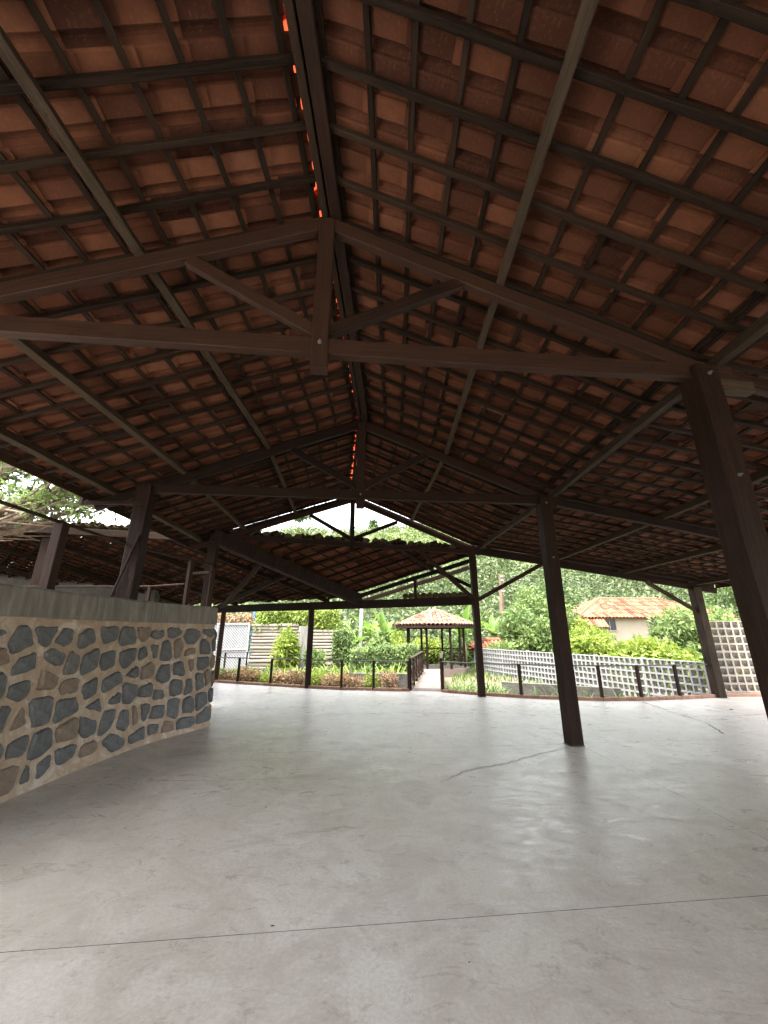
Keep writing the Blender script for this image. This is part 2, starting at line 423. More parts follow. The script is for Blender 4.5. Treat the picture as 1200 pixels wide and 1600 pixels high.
def tile_data(mat):
    me = bpy.data.meshes.new('roof_tile'); me.from_pydata(TV, [], TF); me.update(); me.materials.append(mat); return me
TILE_ME = tile_data(M_TILE1)

class Patch:
    """Bilinear roof slope: a,b = top edge start/end, c = low end, d = low start."""
    def __init__(s, a, b, c, d): s.a, s.b, s.c, s.d = map(V3, (a, b, c, d))
    def P(s, u, t, dz=0.0):
        p = (s.a * (1 - u) + s.b * u) * (1 - t) + (s.d * (1 - u) + s.c * u) * t
        return p + s.nrm(u, t) * dz if dz else p
    def nrm(s, u, t):
        du = (s.b - s.a) * (1 - t) + (s.c - s.d) * t; dt = (s.d - s.a) * (1 - u) + (s.c - s.b) * u
        n = du.cross(dt); n.normalize()
        return n if n.z > 0 else -n
    def tiles(s, out, t0=0.0, keep=None, u0=0.0, u1=1.0):
        wid = ((s.b - s.a).length + (s.c - s.d).length) / 2; hgt = ((s.d - s.a).length + (s.c - s.b).length) / 2
        nc = max(1, round(wid * (u1 - u0) / TILE_W)); nr = max(1, round(hgt * (1 - t0) / TILE_G))
        flip = ((s.b - s.a).cross(s.d - s.a)).z < 0
        for j in range(nr):
            for i in range(nc):
                ua = u0 + (u1 - u0) * i / nc; ub = u0 + (u1 - u0) * (i + 1) / nc
                ta = t0 + (1 - t0) * j / nr; tb = t0 + (1 - t0) * (j + 1) / nr
                um, tm = (ua + ub) / 2, (ta + tb) / 2
                ctr = s.P(um, tm)
                if keep and not keep(ctr): continue
                ey = (s.P(um, tb) - s.P(um, ta)); gy = ey.length / TILE_G; ey.normalize()
                n = s.nrm(um, tm); ex = (s.P(ub, tm) - s.P(ua, tm)); ex = ex - ey * ex.dot(ey); wx = ex.length / TILE_W; ex.normalize()
                ez = ex.cross(ey)
                o = s.P(ua, ta, .175)
                if ez.z < 0:   # keep the tile the right way up
                    ex = -ex; ez = -ez; o = s.P(ub, ta, .175)
                jit = rnd.uniform(-.012, .012)
                M = Matrix((ex * wx * 1.07, ey * gy, ez)).transposed().to_4x4(); M.translation = o + ey * jit * 1.5 + ez * rnd.uniform(-.004, .005)
                M = M @ Matrix.Rotation(rnd.uniform(-.013, .013), 4, 'Z') @ Matrix.Rotation(rnd.uniform(-.008, .008), 4, 'Y')
                out.append((M, ctr))
    def sticks(s, parent, nraf, row_t0=0.0, keep=None, u0=0.0, u1=1.0, us=None):
        hgt = ((s.d - s.a).length + (s.c - s.b).length) / 2; nr = max(1, round(hgt * (1 - row_t0) / TILE_G))
        n = s.nrm(.5, .5)
        for k in range(nraf):
            u = u0 + (u1 - u0) * (k + .5) / nraf
            beam('rafter', s.P(u, .0, .125), s.P(u, 1.0, .125), .045 + rnd.uniform(-.004, .004), .05, M_CAIBRO, parent, n, .004)
        for j in range(nr + 1):
            t = row_t0 + (1 - row_t0) * j / nr + .012
            if t > 1: t = .993
            beam('batten', s.P(u0, t, .160), s.P(u1, t, .160), .045, .02, M_CAIBRO, parent, n, .003)

R0, R1, R2 = (-.78, -6.6, 5.20), (-.40, 6.2, 5.20), (-.86, 10.15, 5.05)
EL0, EL1, EL2 = (-4.58, -7.05, 3.50), (-4.55, 5.78, 3.50), (-4.6, 9.05, 3.48)
K0, K1, K2 = (2.86, -6.25, 3.88), (2.78, 6.46, 3.88), (2.50, 11.2, 3.88)
VR0, VR1, VR2 = (9.25, -5.6, 2.72), (9.25, 7.08, 2.72), (9.25, 11.05, 2.72)
LA, LB = Patch(R0, R1, EL1, EL0), Patch(R1, R2, EL2, EL1)
RA, RB = Patch(R0, R1, K1, K0), Patch(R1, R2, K2, K1)
VA, VB = Patch(K0, K1, VR1, VR0), Patch(K1, K2, VR2, VR1)
pav = thing('pavilion', 'open timber pavilion with clay tile roof over pale concrete floor', 'pavilion', (2.78, 6.46, 0))
roof = sub('roof', pav, (0, 6, 3.5))
tl = []
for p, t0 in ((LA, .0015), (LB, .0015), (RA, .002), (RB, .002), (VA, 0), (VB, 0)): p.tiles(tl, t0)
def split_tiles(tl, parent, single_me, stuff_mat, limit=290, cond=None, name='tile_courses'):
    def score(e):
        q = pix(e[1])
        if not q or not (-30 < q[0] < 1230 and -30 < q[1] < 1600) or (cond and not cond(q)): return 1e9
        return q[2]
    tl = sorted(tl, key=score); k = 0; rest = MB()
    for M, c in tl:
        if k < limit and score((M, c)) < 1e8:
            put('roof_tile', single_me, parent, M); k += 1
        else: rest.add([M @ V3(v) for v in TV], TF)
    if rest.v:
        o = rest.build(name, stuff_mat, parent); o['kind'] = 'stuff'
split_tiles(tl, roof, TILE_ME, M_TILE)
for p, nr, t0 in ((LA, 35, .009), (LB, 10, .009), (RA, 35, .011), (RB, 11, .011), (VA, 35, 0), (VB, 11, 0)): p.sticks(roof, nr, t0)
def purlin(p, t, w, h, u0=0.0, u1=1.0, mat=M_PURLIN):
    beam('purlin', p.P(u0, t, h / 2 + (.10 - h)), p.P(u1, t, h / 2 + (.10 - h)), w, h, mat, roof, p.nrm(.5, .5))
for A, B, t in ((LA, LB, .375), (LA, LB, .685), (LA, LB, .92), (RA, RB, .47), (VA, VB, .03), (VA, VB, .335), (VA, VB, .62), (VA, VB, .90)):
    purlin(A, t, .075, .115); purlin(B, t, .075, .115, 0, 1.0)
# ridge: a board on each side of a slot, half-round caps bridging it
for a, b in ((R0, R1), (R1, R2)):
    a, b = V3(a), V3(b)
    beam('ridge_board', a + V3((-.036, 0, .10)), b + V3((-.036, 0, .10)), .058, .20, M_CAIBRO, roof)
    beam('ridge_board', a + V3((.060, 0, .10)), b + V3((.060, 0, .10)), .10, .20, M_WOOD, roof)
    L = (b - a).length; y = 0.0
    while y < L - .3:      # mortar-coloured lumps added to break up the glow of the open slot
        w = rnd.uniform(.06, .45); c0, c1 = a.lerp(b, y / L), a.lerp(b, min(1, (y + w) / L))
        beam('slot_blocker', c0 + V3((-.001, 0, .20)), c1 + V3((.001, 0, .20)), .045, .05, M_MORTAR, roof); y += w + rnd.choice([.06, .1, .15, .22, .35])
def half_round(L, r, th, seg=8, flare=1.12):
    vs = []
    for x, k in ((0, 1.0), (L, flare)):
        for rr in (r * k, r * k + th):
            for i in range(seg + 1):
                a = math.pi * i / seg; vs.append((x, rr * math.cos(a), rr * math.sin(a) * .8))
    m = seg + 1; fs = []
    for i in range(seg):
        fs += [(i, i + 1, 2 * m + i + 1, 2 * m + i), (m + i, 3 * m + i, 3 * m + i + 1, m + i + 1), (i, m + i, m + i + 1, i + 1), (2 * m + i, 2 * m + i + 1, 3 * m + i + 1, 3 * m + i)]
    return vs, fs
HV, HF = half_round(.42, .135, .014)
cap_me = bpy.data.meshes.new('ridge_cap'); cap_me.from_pydata(HV, [], HF); cap_me.update(); cap_me.materials.append(M_RIDGE)
for a, b in ((R0, R1), (R1, R2)):
    a, b = V3(a) + V3((0, 0, .178)), V3(b) + V3((0, 0, .178)); n = int((b - a).length / .36)
    for i in range(n + 1):
        p = a.lerp(b, i / n) + V3((rnd.uniform(-.012, .012), 0, rnd.uniform(-.01, .02))); M, _ = frame(p, p + (b - a)); put('ridge_cap', cap_me, roof, M)

Z = V3((0, 0, 1))
def post(p, z0, z1, w, parent, mat=M_WOOD, rot=.1, name='post'):
    d = V3((math.cos(rot), math.sin(rot), 0))
    return beam(name, (p[0], p[1], z0), (p[0], p[1], z1), w, w, mat, parent, d, .008)
def truss(apex, lpost, rpost, ltail, vend, za, zp, zl, zv, mat, s=1.0, vera=True):
    t = sub('truss', pav, (apex[0], apex[1], za))
    A = V3((*apex, za)); Lp = V3((*lpost, zp)); Rp = V3((*rpost, zp)); Lt = V3((*ltail, zl)); Ve = V3((*vend, zv))
    dn = V3((0, 0, -.075 * s))
    beam('top_chord', A + dn, Lt + dn, .075 * s, .14 * s, mat, t)
    beam('top_chord', A + dn, Rp + dn + (Rp - A).normalized() * .25, .075 * s, .14 * s, mat, t)
    zc = zp - .11
    d = (Rp - Lp).normalized(); d.z = 0
    beam('tie_beam', V3((*lpost, zc)) - d * .3, V3((*rpost, zc)) + d * .32, .08 * s, .15 * s, mat, t)
    side = V3((-d.y, d.x, 0))
    k = V3((apex[0], apex[1], 0)) - side * .005
    beam('king_post', k + Z * (zc - .22), k + Z * (za - .06), .135 * s, .11 * s, mat, t, side)
    for e, fr in ((Lp, .36), (Rp, .36)):
        top = A.lerp(e, fr) - Z * .16; foot = V3((apex[0], apex[1], zc + .17)) + (e - A).normalized() * .05
        beam('strut', foot, top, .065 * s, .11 * s, mat, t)
    if vera:
        v = (Ve - Rp).normalized()
        beam('side_rafter', Rp + dn - v * .15 - Z * .01, Ve + dn - Z * .01, .075, .14, mat, t)
    return t
truss((-.52, 2.64), (-3.65, 2.33), (2.80, 2.97), (-4.5, 2.25), (9.1, 3.60), 5.20, 3.88, 3.52, 2.74, M_WOOD2)
truss((-.40, 6.20), (-3.66, 5.87), (2.78, 6.46), (-4.5, 5.79), (9.1, 7.07), 5.20, 3.88, 3.52, 2.74, M_WOOD)
def bolt(p, d, parent=pav, r=.016):
    mb = MB(); p, d = V3(p), V3(d).normalized(); mb.tube([p, p + d * .012, p + d * .013, p + d * .03], [r * 1.6, r * 1.6, r * .8, r * .8], 8); mb.build('bolt', M_METAL, parent, p)
for (x, y) in ((-.52, 2.64), (-.40, 6.2)):
    bolt((x + .008, y - .068, 3.77), (.1, -1, 0), pav, .011)
for (x, y, w) in ((2.80, 2.97, .205), (2.78, 6.46, .20)):
    for z in (3.70, 2.75): bolt((x + .01, y - w / 2 - .002, z), (.1, -1, 0), pav, .010)
t3 = truss((-.84, 9.92), (-3.80, 9.08), (2.50, 10.98), (-4.45, 8.92), (9.1, 10.86), 5.05, 3.88, 3.52, 2.74, M_WOOD, .85)
post((2.80, 2.97), 0, 3.80, .205, pav)
post((2.78, 6.46), 0, 3.80, .20, pav)
post((2.52, 11.02), 0, 3.80, .165, pav)
post((8.52, 10.86), 0, 2.76, .22, pav, M_PURLIN)
post((-3.80, 5.87), 2.03, 3.80, .215, pav, M_WOOD2)
post((-4.02, 9.05), 2.03, 3.80, .19, pav, M_WOOD2)
beam('corbel', (2.72, 2.96, 3.66), (3.28, 3.02, 3.64), .09, .11, M_PURLIN, pav)
def brace(p, q, w=.06, h=.11, mat=M_WOOD2): return beam('brace', p, q, w, h, mat, pav)
for (x, y, w) in ((2.80, 2.97, .205), (2.78, 6.46, .20), (2.52, 11.02, .165), (8.52, 10.86, .22)):   # cement fillet round each foot
    mb = MB(); n = 20; ring = []
    for k in range(n):
        a = 2 * math.pi * k / n; q = max(abs(math.cos(a)), abs(math.sin(a))); e = w / 2 / q
        ring.append((math.cos(a + .1), math.sin(a + .1), e))
    mb.add([(x + c_ * (e + .028 + rnd.uniform(-.009, .009)), y + s_ * (e + .028 + rnd.uniform(-.009, .009)), .0015) for c_, s_, e in ring] + [(x + c_ * (e + .002), y + s_ * (e + .002), .012) for c_, s_, e in ring], [(k, (k + 1) % n, n + (k + 1) % n, n + k) for k in range(n)])
    mb.build('foot_fillet', M_SEAM, pav, (x, y, 0))
brace((2.52, 11.0, 2.42), (1.0, 10.55, 3.70)); brace((2.55, 11.0, 2.42), (4.45, 10.95, 3.42))
brace((8.45, 10.85, 2.12), (7.25, 10.88, 2.92), .06, .1, M_PURLIN)
# bracket and gutter stub under the left eave
beam('eave_bracket', (-3.75, 5.78, 3.50), (-4.66, 5.68, 3.47), .05, .06, M_WOOD2, pav)
beam('eave_bracket', (-4.64, 5.68, 3.44), (-4.64, 5.68, 3.68), .06, .06, M_WOOD2, pav, (0, 1, 0))
for a, b in ((EL0, EL1), (EL1, EL2)):
    a, b = V3(a), V3(b); beam('eave_board', a + V3((-.06, 0, .10)), b + V3((-.06, 0, .10)), .025, .13, M_WOOD2, roof)
for a, b in ((VR0, VR1), (VR1, VR2)):
    a, b = V3(a), V3(b); beam('eave_board', a + V3((.03, 0, .10)), b + V3((.03, 0, .10)), .025, .13, M_WOOD2, roof)
for a, b in ((R2, EL2), (R2, K2), (K2, VR2)):
    a, b = V3(a), V3(b); beam('barge_board', a + V3((0, .03, .055)), b + V3((0, .03, .055)), .025, .21, M_WOOD2, roof)

# ================================================================ LEFT PLATFORM AND CURVED STONE WALL
def catmull(P, k=14):
    out = []
    for i in range(len(P) - 1):
        p0, p1, p2, p3 = P[max(i - 1, 0)], P[i], P[i + 1], P[min(i + 2, len(P) - 1)]
        for j in range(k):
            t = j / k
            out.append(tuple(.5 * (2 * p1[a] + (p2[a] - p0[a]) * t + (2 * p0[a] - 5 * p1[a] + 4 * p2[a] - p3[a]) * t * t + (3 * p1[a] - p0[a] - 3 * p2[a] + p3[a]) * t ** 3) for a in (0, 1)))
    out.append(P[-1]); return out
WALLP = catmull([(-3.71, 2.7), (-3.70, 3.4), (-3.69, 4.4), (-3.66, 5.35), (-3.53, 6.41), (-3.35, 6.97), (-3.13, 7.52), (-3.13, 7.80), (-3.42, 8.25), (-4.1, 8.75), (-5.2, 9.15), (-6.6, 9.35)])
S = [0.0]
for a, b in zip(WALLP[:-1], WALLP[1:]): S.append(S[-1] + math.hypot(b[0] - a[0], b[1] - a[1]))
def wall_at(s):
    s = max(0, min(S[-1] - 1e-6, s)); lo, hi = 0, len(S) - 1
    while hi - lo > 1:
        m = (lo + hi) // 2
        if S[m] <= s: lo = m
        else: hi = m
    t = (s - S[lo]) / (S[hi] - S[lo]); a, b = WALLP[lo], WALLP[hi]
    d = V3((b[0] - a[0], b[1] - a[1], 0)).normalized(); n = V3((d.y, -d.x, 0))   # outward (towards the hall)
    return V3((a[0] + (b[0] - a[0]) * t, a[1] + (b[1] - a[1]) * t, 0)), d, n
BAT = .055   # the wall leans back a little
def wall_pt(s, z, off=0.0):
    p, d, n = wall_at(s); return p + n * (off - BAT * z) + V3((0, 0, z))
wall = thing('stone_wall', 'curved low retaining wall of dark stones in tan mortar', 'wall', wall_at(4)[0])
mb = MB(); ns, nz = 150, 22; vs = []
for i in range(ns + 1):
    s = S[-1] * i / ns
    for j in range(nz + 1):
        z = 1.74 * j / nz
        o = .010 * noise.noise(V3((s * 5, z * 5, 2))) + .007 * noise.noise(V3((s * 17, z * 17, 5))) + (.035 * max(0, 1 - z / .07) if z < .07 else 0)
        vs.append(wall_pt(s, z, o - .012))
mb.add(vs, [(i * (nz + 1) + j, (i + 1) * (nz + 1) + j, (i + 1) * (nz + 1) + j + 1, i * (nz + 1) + j + 1) for i in range(ns) for j in range(nz)])
mb.build('mortar', M_MORTAR, wall, smooth=True)
mb = MB(); vs = []
for i in range(ns + 1):
    s = S[-1] * i / ns; w1 = .006 * noise.noise(V3((s * 3, 0, 9))); w2 = .008 * noise.noise(V3((s * 2.2, 4, 9)))
    vs += [wall_pt(s, 1.72, -.03), wall_pt(s, 1.715 + w2, .022 + w1), wall_pt(s, 1.86, .026 + w1), wall_pt(s, 2.005 + w2, .022 + w1), wall_pt(s, 2.03 + w2, .004 + w1), wall_pt(s, 2.03, -.34), wall_pt(s, 1.72, -.34)]
mb.add(vs, [(i * 7 + j, (i + 1) * 7 + j, (i + 1) * 7 + j + 1, i * 7 + j + 1) for i in range(ns) for j in range(6)])
mb.build('coping', M_COPING, wall)
# stones: shrunken Voronoi cells laid on the curved face
pts = []; rows = 6; sr = random.Random(5)
for r_ in range(-1, rows + 1):
    s = .2 + (r_ % 2) * .13
    while s < S[-1] - .3:
        st = sr.choice([.16, .21, .26, .30, .36, .44]) * sr.uniform(.9, 1.1)
        pts.append((s + st / 2 + sr.uniform(-.04, .04), .03 + 1.66 * (r_ + .5) / rows + sr.uniform(-.10, .10))); s += st
for (px_, pz) in pts:
    if not (0 < pz < 1.72): continue
    cell = [(px_ - .6, max(.035, pz - .6)), (px_ + .6, max(.035, pz - .6)), (px_ + .6, min(1.66, pz + .6)), (px_ - .6, min(1.66, pz + .6))]
    for (qx, qz) in pts:
        dx, dz = qx - px_, qz - pz
        if 0 < dx * dx + dz * dz < 1.0: cell = clip(cell, dx, dz, (dx * (px_ + qx) + dz * (pz + qz)) / 2)
    if len(cell) < 3: continue
    cx = sum(p[0] for p in cell) / len(cell); cz = sum(p[1] for p in cell) / len(cell)
    gap = sr.choice([.022, .028, .036, .046, .06])
    poly = cell
    n = len(poly)
    for i in range(n):
        a, b = cell[i], cell[(i + 1) % n]; ex, ez = b[0] - a[0], b[1] - a[1]; L = math.hypot(ex, ez)
        if L < 1e-5: continue
        nx, nz_ = ez / L, -ex / L
        if nx * (cx - a[0]) + nz_ * (cz - a[1]) > 0: nx, nz_ = -nx, -nz_
        poly = clip(poly, nx, nz_, nx * a[0] + nz_ * a[1] - gap * sr.uniform(.4, 1.5))
        if len(poly) < 3: break
    if len(poly) < 3: continue
    area = abs(sum(poly[i][0] * poly[(i + 1) % len(poly)][1] - poly[(i + 1) % len(poly)][0] * poly[i][1] for i in range(len(poly)))) / 2
    if area < .004: continue
    per = []; tot = 0
    for i in range(len(poly)): tot += math.hypot(poly[(i + 1) % len(poly)][0] - poly[i][0], poly[(i + 1) % len(poly)][1] - poly[i][1])
    N_ = 16; step = tot / N_; acc = 0; i = 0; pos = sr.uniform(0, .02)
    res = []
    cum = 0
    for i in range(len(poly)):
        a, b = poly[i], poly[(i + 1) % len(poly)]; L = math.hypot(b[0] - a[0], b[1] - a[1])
        while pos < cum + L and len(res) < N_:
            t = (pos - cum) / L; res.append((a[0] + (b[0] - a[0]) * t, a[1] + (b[1] - a[1]) * t)); pos += step
        cum += L
    n = len(res)
    res = [((res[i - 1][0] + 10 * res[i][0] + res[(i + 1) % n][0]) / 12 + sr.uniform(-.009, .009), (res[i - 1][1] + 10 * res[i][1] + res[(i + 1) % n][1]) / 12 + sr.uniform(-.009, .009)) for i in range(n)]
    cx = sum(p[0] for p in res) / n; cz = sum(p[1] for p in res) / n
    proud = sr.uniform(.004, .036); vs = []
    for k, off in ((1.06, -.03), (1.0, proud * .3 - .003), (.88, proud + .004)):
        for x, z in res: vs.append(wall_pt(cx + (x - cx) * k, cz + (z - cz) * k, off + sr.uniform(-.003, .003)))
    vs.append(wall_pt(cx, cz, proud + .008 + sr.uniform(-.004, .004)))
    fs = [(r2 * n + i, r2 * n + (i + 1) % n, (r2 + 1) * n + (i + 1) % n, (r2 + 1) * n + i) for r2 in range(2) for i in range(n)] + [(2 * n + i, 2 * n + (i + 1) % n, 3 * n) for i in range(n)]
    mb = MB(); mb.add(vs, fs); mb.build('stone', M_STONE, wall, wall_pt(cx, cz))
# earth platform behind it
pl = [tuple(wall_pt(S[-1] * i / 60, 2.0, -.3))[:2] for i in range(61)] + [(-18, 9.4), (-18, 2.7)]
mb = MB(); n = len(pl)
mb.add([(x, y, 1.96) for x, y in pl] + [(x, y, -.4) for x, y in pl], [tuple(range(n))] + [(i, n + i, n + (i + 1) % n, (i + 1) % n) for i in range(n)])
tag(mb.build('terrace', M_COPING), kind='structure')
def s_near(x, y): return min(range(len(WALLP)), key=lambda i: (WALLP[i][0] - x) ** 2 + (WALLP[i][1] - y) ** 2)
rl = thing('terrace_railing', 'dark timber railing with round top rail on the curved stone wall', 'railing', wall_pt(S[s_near(-3.7, 4.6)], 2.03, -.14))
RP = []
for (x, y) in ((-3.7, 2.9), (-3.69, 4.62), (-3.5, 7.15), (-3.35, 8.05)):
    i = s_near(x, y); p = wall_pt(S[i], 2.03, -.14); RP.append(i)
    w = .115 if y < 5 else .075
    beam('rail_post', p, p + Z * .80, w, w, M_WOOD2, rl, wall_at(S[i])[1], .006)
mb = MB(); idx = list(range(RP[0], RP[-1] + 1, 2))
mb.tube([wall_pt(S[i], 2.86, -.14) for i in idx], [.022] * len(idx), 8); mb.build('top_rail', M_PURLIN, rl, smooth=True)
beam('rail_arm', wall_pt(S[RP[-1]], 2.74, -.14), wall_pt(S[RP[-1]], 2.76, -.14) + V3((-.5, .3, 0)), .04, .05, M_PURLIN, rl)
for k, dx in enumerate((0, .085)):
    mb = MB(); mb.tube([(-3.92 - dx * .3, 5.70 + dx, 2.03), (-3.70 - dx * .3, 5.745 + dx * .2, 2.98)], [.017, .015], 7)
    tag(mb.build('leaning_stick', M_WOOD2, None, (-3.92, 5.7, 2.03)), ('nearer' if k == 0 else 'farther') + ' of two thin reddish sticks leaning on the post above the stone wall', 'stick', 'leaning sticks')
rb = thing('back_railing', 'thin railing along the back of the raised terrace, in deep shade', 'railing', (-6.2, 9.15, 1.96))
for x in (-11.5, -8.6, -5.45): beam('rail_post', (x, 9.2 + (x + 5.45) * -.02, 1.9), (x, 9.2 + (x + 5.45) * -.02, 2.58), .07, .07, M_WOOD2, rb)
mb = MB(); mb.tube([(-13, 9.35, 2.6), (-5.45, 9.2, 2.6), (-4.5, 8.9, 2.62)], [.02] * 3, 6); mb.build('top_rail', M_WOOD2, rb)

# ================================================================ LOWER ANNEX ROOF BEYOND THE GABLE
A1g, VB_, BL = V3((-3.9, 9.15, 3.66)), V3((-.76, 12.25, 2.52)), V3((-5.9, 14.35, 2.40))
ax = thing('annex', 'lower tiled annex roof with dark gutter board behind the gable', 'annex', (-2.29, 12.69, 0))
axr = sub('roof', ax, (-1, 11, 3))
def plane_z(a, b, c):
    n = (b - a).cross(c - a); return lambda x, y: a.z - (n.x * (x - a.x) + n.y * (y - a.y)) / n.z
zB = plane_z(A1g, VB_, BL)
Aa, Ab = V3((-3.95, 9.21, 3.80)), V3((2.35, 10.98, 3.80))
zA = plane_z(Aa, Ab, V3((-.72, 12.1, 2.62)))
def pt(f, x, y, dz=0): return V3((x, y, f(x, y) + dz))
gd = (VB_ - A1g); gn = V3((gd.y, -gd.x, 0)).normalized()     # to the right of the gutter
def side(p): return (V3((p.x, p.y, 0)) - V3((A1g.x, A1g.y, 0))).dot(gn)
# plane A: rafters run from the verge direction down to the gutter
vd = V3((3.25, -.70, 0)).normalized(); gdh = V3((gd.x, gd.y, 0)).normalized()
def inA(p):
    c = (p.x - Aa.x) * -.27 + (p.y - Aa.y) * .963            # beyond the tie beam line
    v = V3((p.x + .72, p.y - 12.1, 0)); w = v.x * vd.y - v.y * vd.x   # on the near side of the verge
    return side(p) > .02 and c > -.02 and w > -.02
o = V3((-.72, 12.1, 0)); top = 4.4; back = 5.4
cA = [o + vd * top, o + vd * top - gdh * back, o - gdh * back - vd * .6, o - vd * .6]
PA = Patch(*[pt(zA, c.x, c.y) for c in (cA[1], cA[0], cA[3], cA[2])])
ta = []; PA.tiles(ta, 0, inA)
def chop(p, q, inside, k=60):
    ins = [i for i in range(k + 1) if inside(p.lerp(q, i / k))]
    return (p.lerp(q, ins[0] / k), p.lerp(q, ins[-1] / k)) if len(ins) > 2 else None
def clipped(P, inside, nraf, nbat, purl, parent, bw=.045):
    n = P.nrm(.5, .5)
    for k in range(nraf):
        e = chop(P.P((k + .5) / nraf, 0, .125), P.P((k + .5) / nraf, 1, .125), inside)
        if e: beam('rafter', e[0], e[1], .05, .055, M_CAIBRO, parent, n, .004)
    for k in range(nbat):
        e = chop(P.P(0, (k + .5) / nbat, .165), P.P(1, (k + .5) / nbat, .165), inside)
        if e: beam('batten', e[0], e[1], bw, .02, M_CAIBRO, parent, n, .003)
    for t in purl:
        e = chop(P.P(0, t, .05), P.P(1, t, .05), inside)
        if e: beam('purlin', e[0], e[1], .08, .12, M_CAIBRO, parent, n)
clipped(PA, inA, 15, 14, (.42,), axr)
# plane B: left of the gutter, falling away to the rear beam
bd = V3((.945, -.31, 0)).normalized()
bdir = V3((.72, -.62, 0)).normalized()
def inB(p):
    c = (p.x + 2.29) * .35 + (p.y - 12.72) * .937
    n_ = (p.x - A1g.x) * .02 + (p.y - A1g.y)
    return side(p) < -.02 and c < .25 and n_ > -.02 and p.x > -21
q0 = V3((-2.0, 10.8, 0)); w0 = gdh
cB = [q0 + bdir * 3 - w0 * 14, q0 + bdir * 3 + w0 * 12, q0 - bdir * 18 + w0 * 12, q0 - bdir * 18 - w0 * 14]
PB = Patch(*[pt(zB, c.x, c.y) for c in cB])
tb = []; PB.tiles(tb, 0, inB)
clipped(PB, inB, 66, 60, (.20, .27, .35, .44, .54, .66, .8), axr)
split_tiles(ta + tb, axr, TILE_ME, M_TILE, 290, lambda q: 330 < q[0] < 740 and 850 < q[1] < 960, 'tile_courses')
# gutter board between the two planes
gs = A1g.lerp(VB_, -.06); ge = VB_ - Z * .02
M_, L_ = frame(gs, ge, V3((0, 0, 1)))
mb = MB(); vs = []; kk = 26
for i in range(kk + 1):
    for (y, z) in ((-.13, .2), (-.13, -.1), (-.10, -.13), (.10, -.13), (.13, -.1), (.13, .2)):
        vs.append((L_ * i / kk, y + rnd.uniform(-.006, .006), z + rnd.uniform(-.006, .006)))
mb.add(vs, [(i * 6 + j, i * 6 + j + 1, (i + 1) * 6 + j + 1, (i + 1) * 6 + j) for i in range(kk) for j in range(5)])
ob = mb.build('gutter', M_GUTTER, axr); ob.matrix_basis = WORLD[axr.name].inverted() @ M_
# tile ends showing over the tie beam, and over the rear beam
EV, EF = half_round(.36, .085, .013, 8, 1.0)
end_me = bpy.data.meshes.new('cover_tile'); end_me.from_pydata(EV, [], EF); end_me.update(); end_me.materials.append(M_TILE_MOSS)
def cover_row(p, q, n, d):
    for i in range(n):
        c = p.lerp(q, (i + .5) / n) + V3((0, 0, rnd.uniform(-.008, .008))); M, _ = frame(c, c + d)
        put('cover_tile', end_me, axr, M)
cover_row(V3((-4.5, 9.0, 3.905)), V3((2.1, 10.86, 3.925)), 27, V3((-.27, .963, -.40)))
cover_row(V3((-12.5, 9.30, 4.34)), V3((-4.6, 9.1, 3.92)), 33, V3((.2, .963, -.30)))
beam('edge_board', (-11, 9.16, 4.10), (-4.3, 9.06, 3.72), .04, .16, M_CAIBRO, axr)
cover_row(V3((.55, 11.78, 2.62)), V3((2.45, 11.28, 2.62)), 11, V3((.26, .963, -.3)))
# rear beam, its posts, verge truss
beam('beam', (-6.1, 14.42, 2.38), (-2.25, 12.70, 2.38), .14, .24, M_WOOD, ax)
beam('beam', (-2.32, 12.72, 2.38), (2.6, 11.12, 2.44), .14, .24, M_WOOD, ax)
post((-2.29, 12.70), 0, 2.27, .165, ax, M_WOOD, .3)
post((-5.65, 14.2), 0, 2.27, .15, ax, M_WOOD2, .3)
for dz, dy in ((0, 0), (-.16, .28)):
    beam('verge_rafter', V3((-.85, 12.18 + dy, 2.62 + dz)), V3((2.55, 11.40 + dy, 3.60 + dz)), .07, .12, M_WOOD, axr)
beam('strut', (.92, 11.66, 2.5), (.92, 11.66, 3.06), .085, .085, M_WOOD, axr, (0, 1, 0))
beam('strut', (2.5, 11.25, 2.82), (1.62, 11.55, 3.3), .06, .1, M_WOOD, axr)
beam('brace', (-4.9, 12.2, 2.35), (-2.9, 9.9, 3.55), .08, .14, M_WOOD, axr)
beam('brace', (-5.2, 12.6, 2.35), (-2.7, 11.0, 3.15), .08, .12, M_WOOD, axr)
for (x, y) in ((-8.7, 9.9), (-11.3, 9.9)): post((x, y), -.4, 3.9, .21, ax, M_WOOD2, .05)
mb = MB(); mb.box((-17.0, 13.6, 1.6), (18.5, .3, 4.2)); tag(mb.build('back_wall', M_DARKWALL, None, (-13.2, 13.6, -.4)), 'dark old stone wall in shade under the annex roof', 'wall')

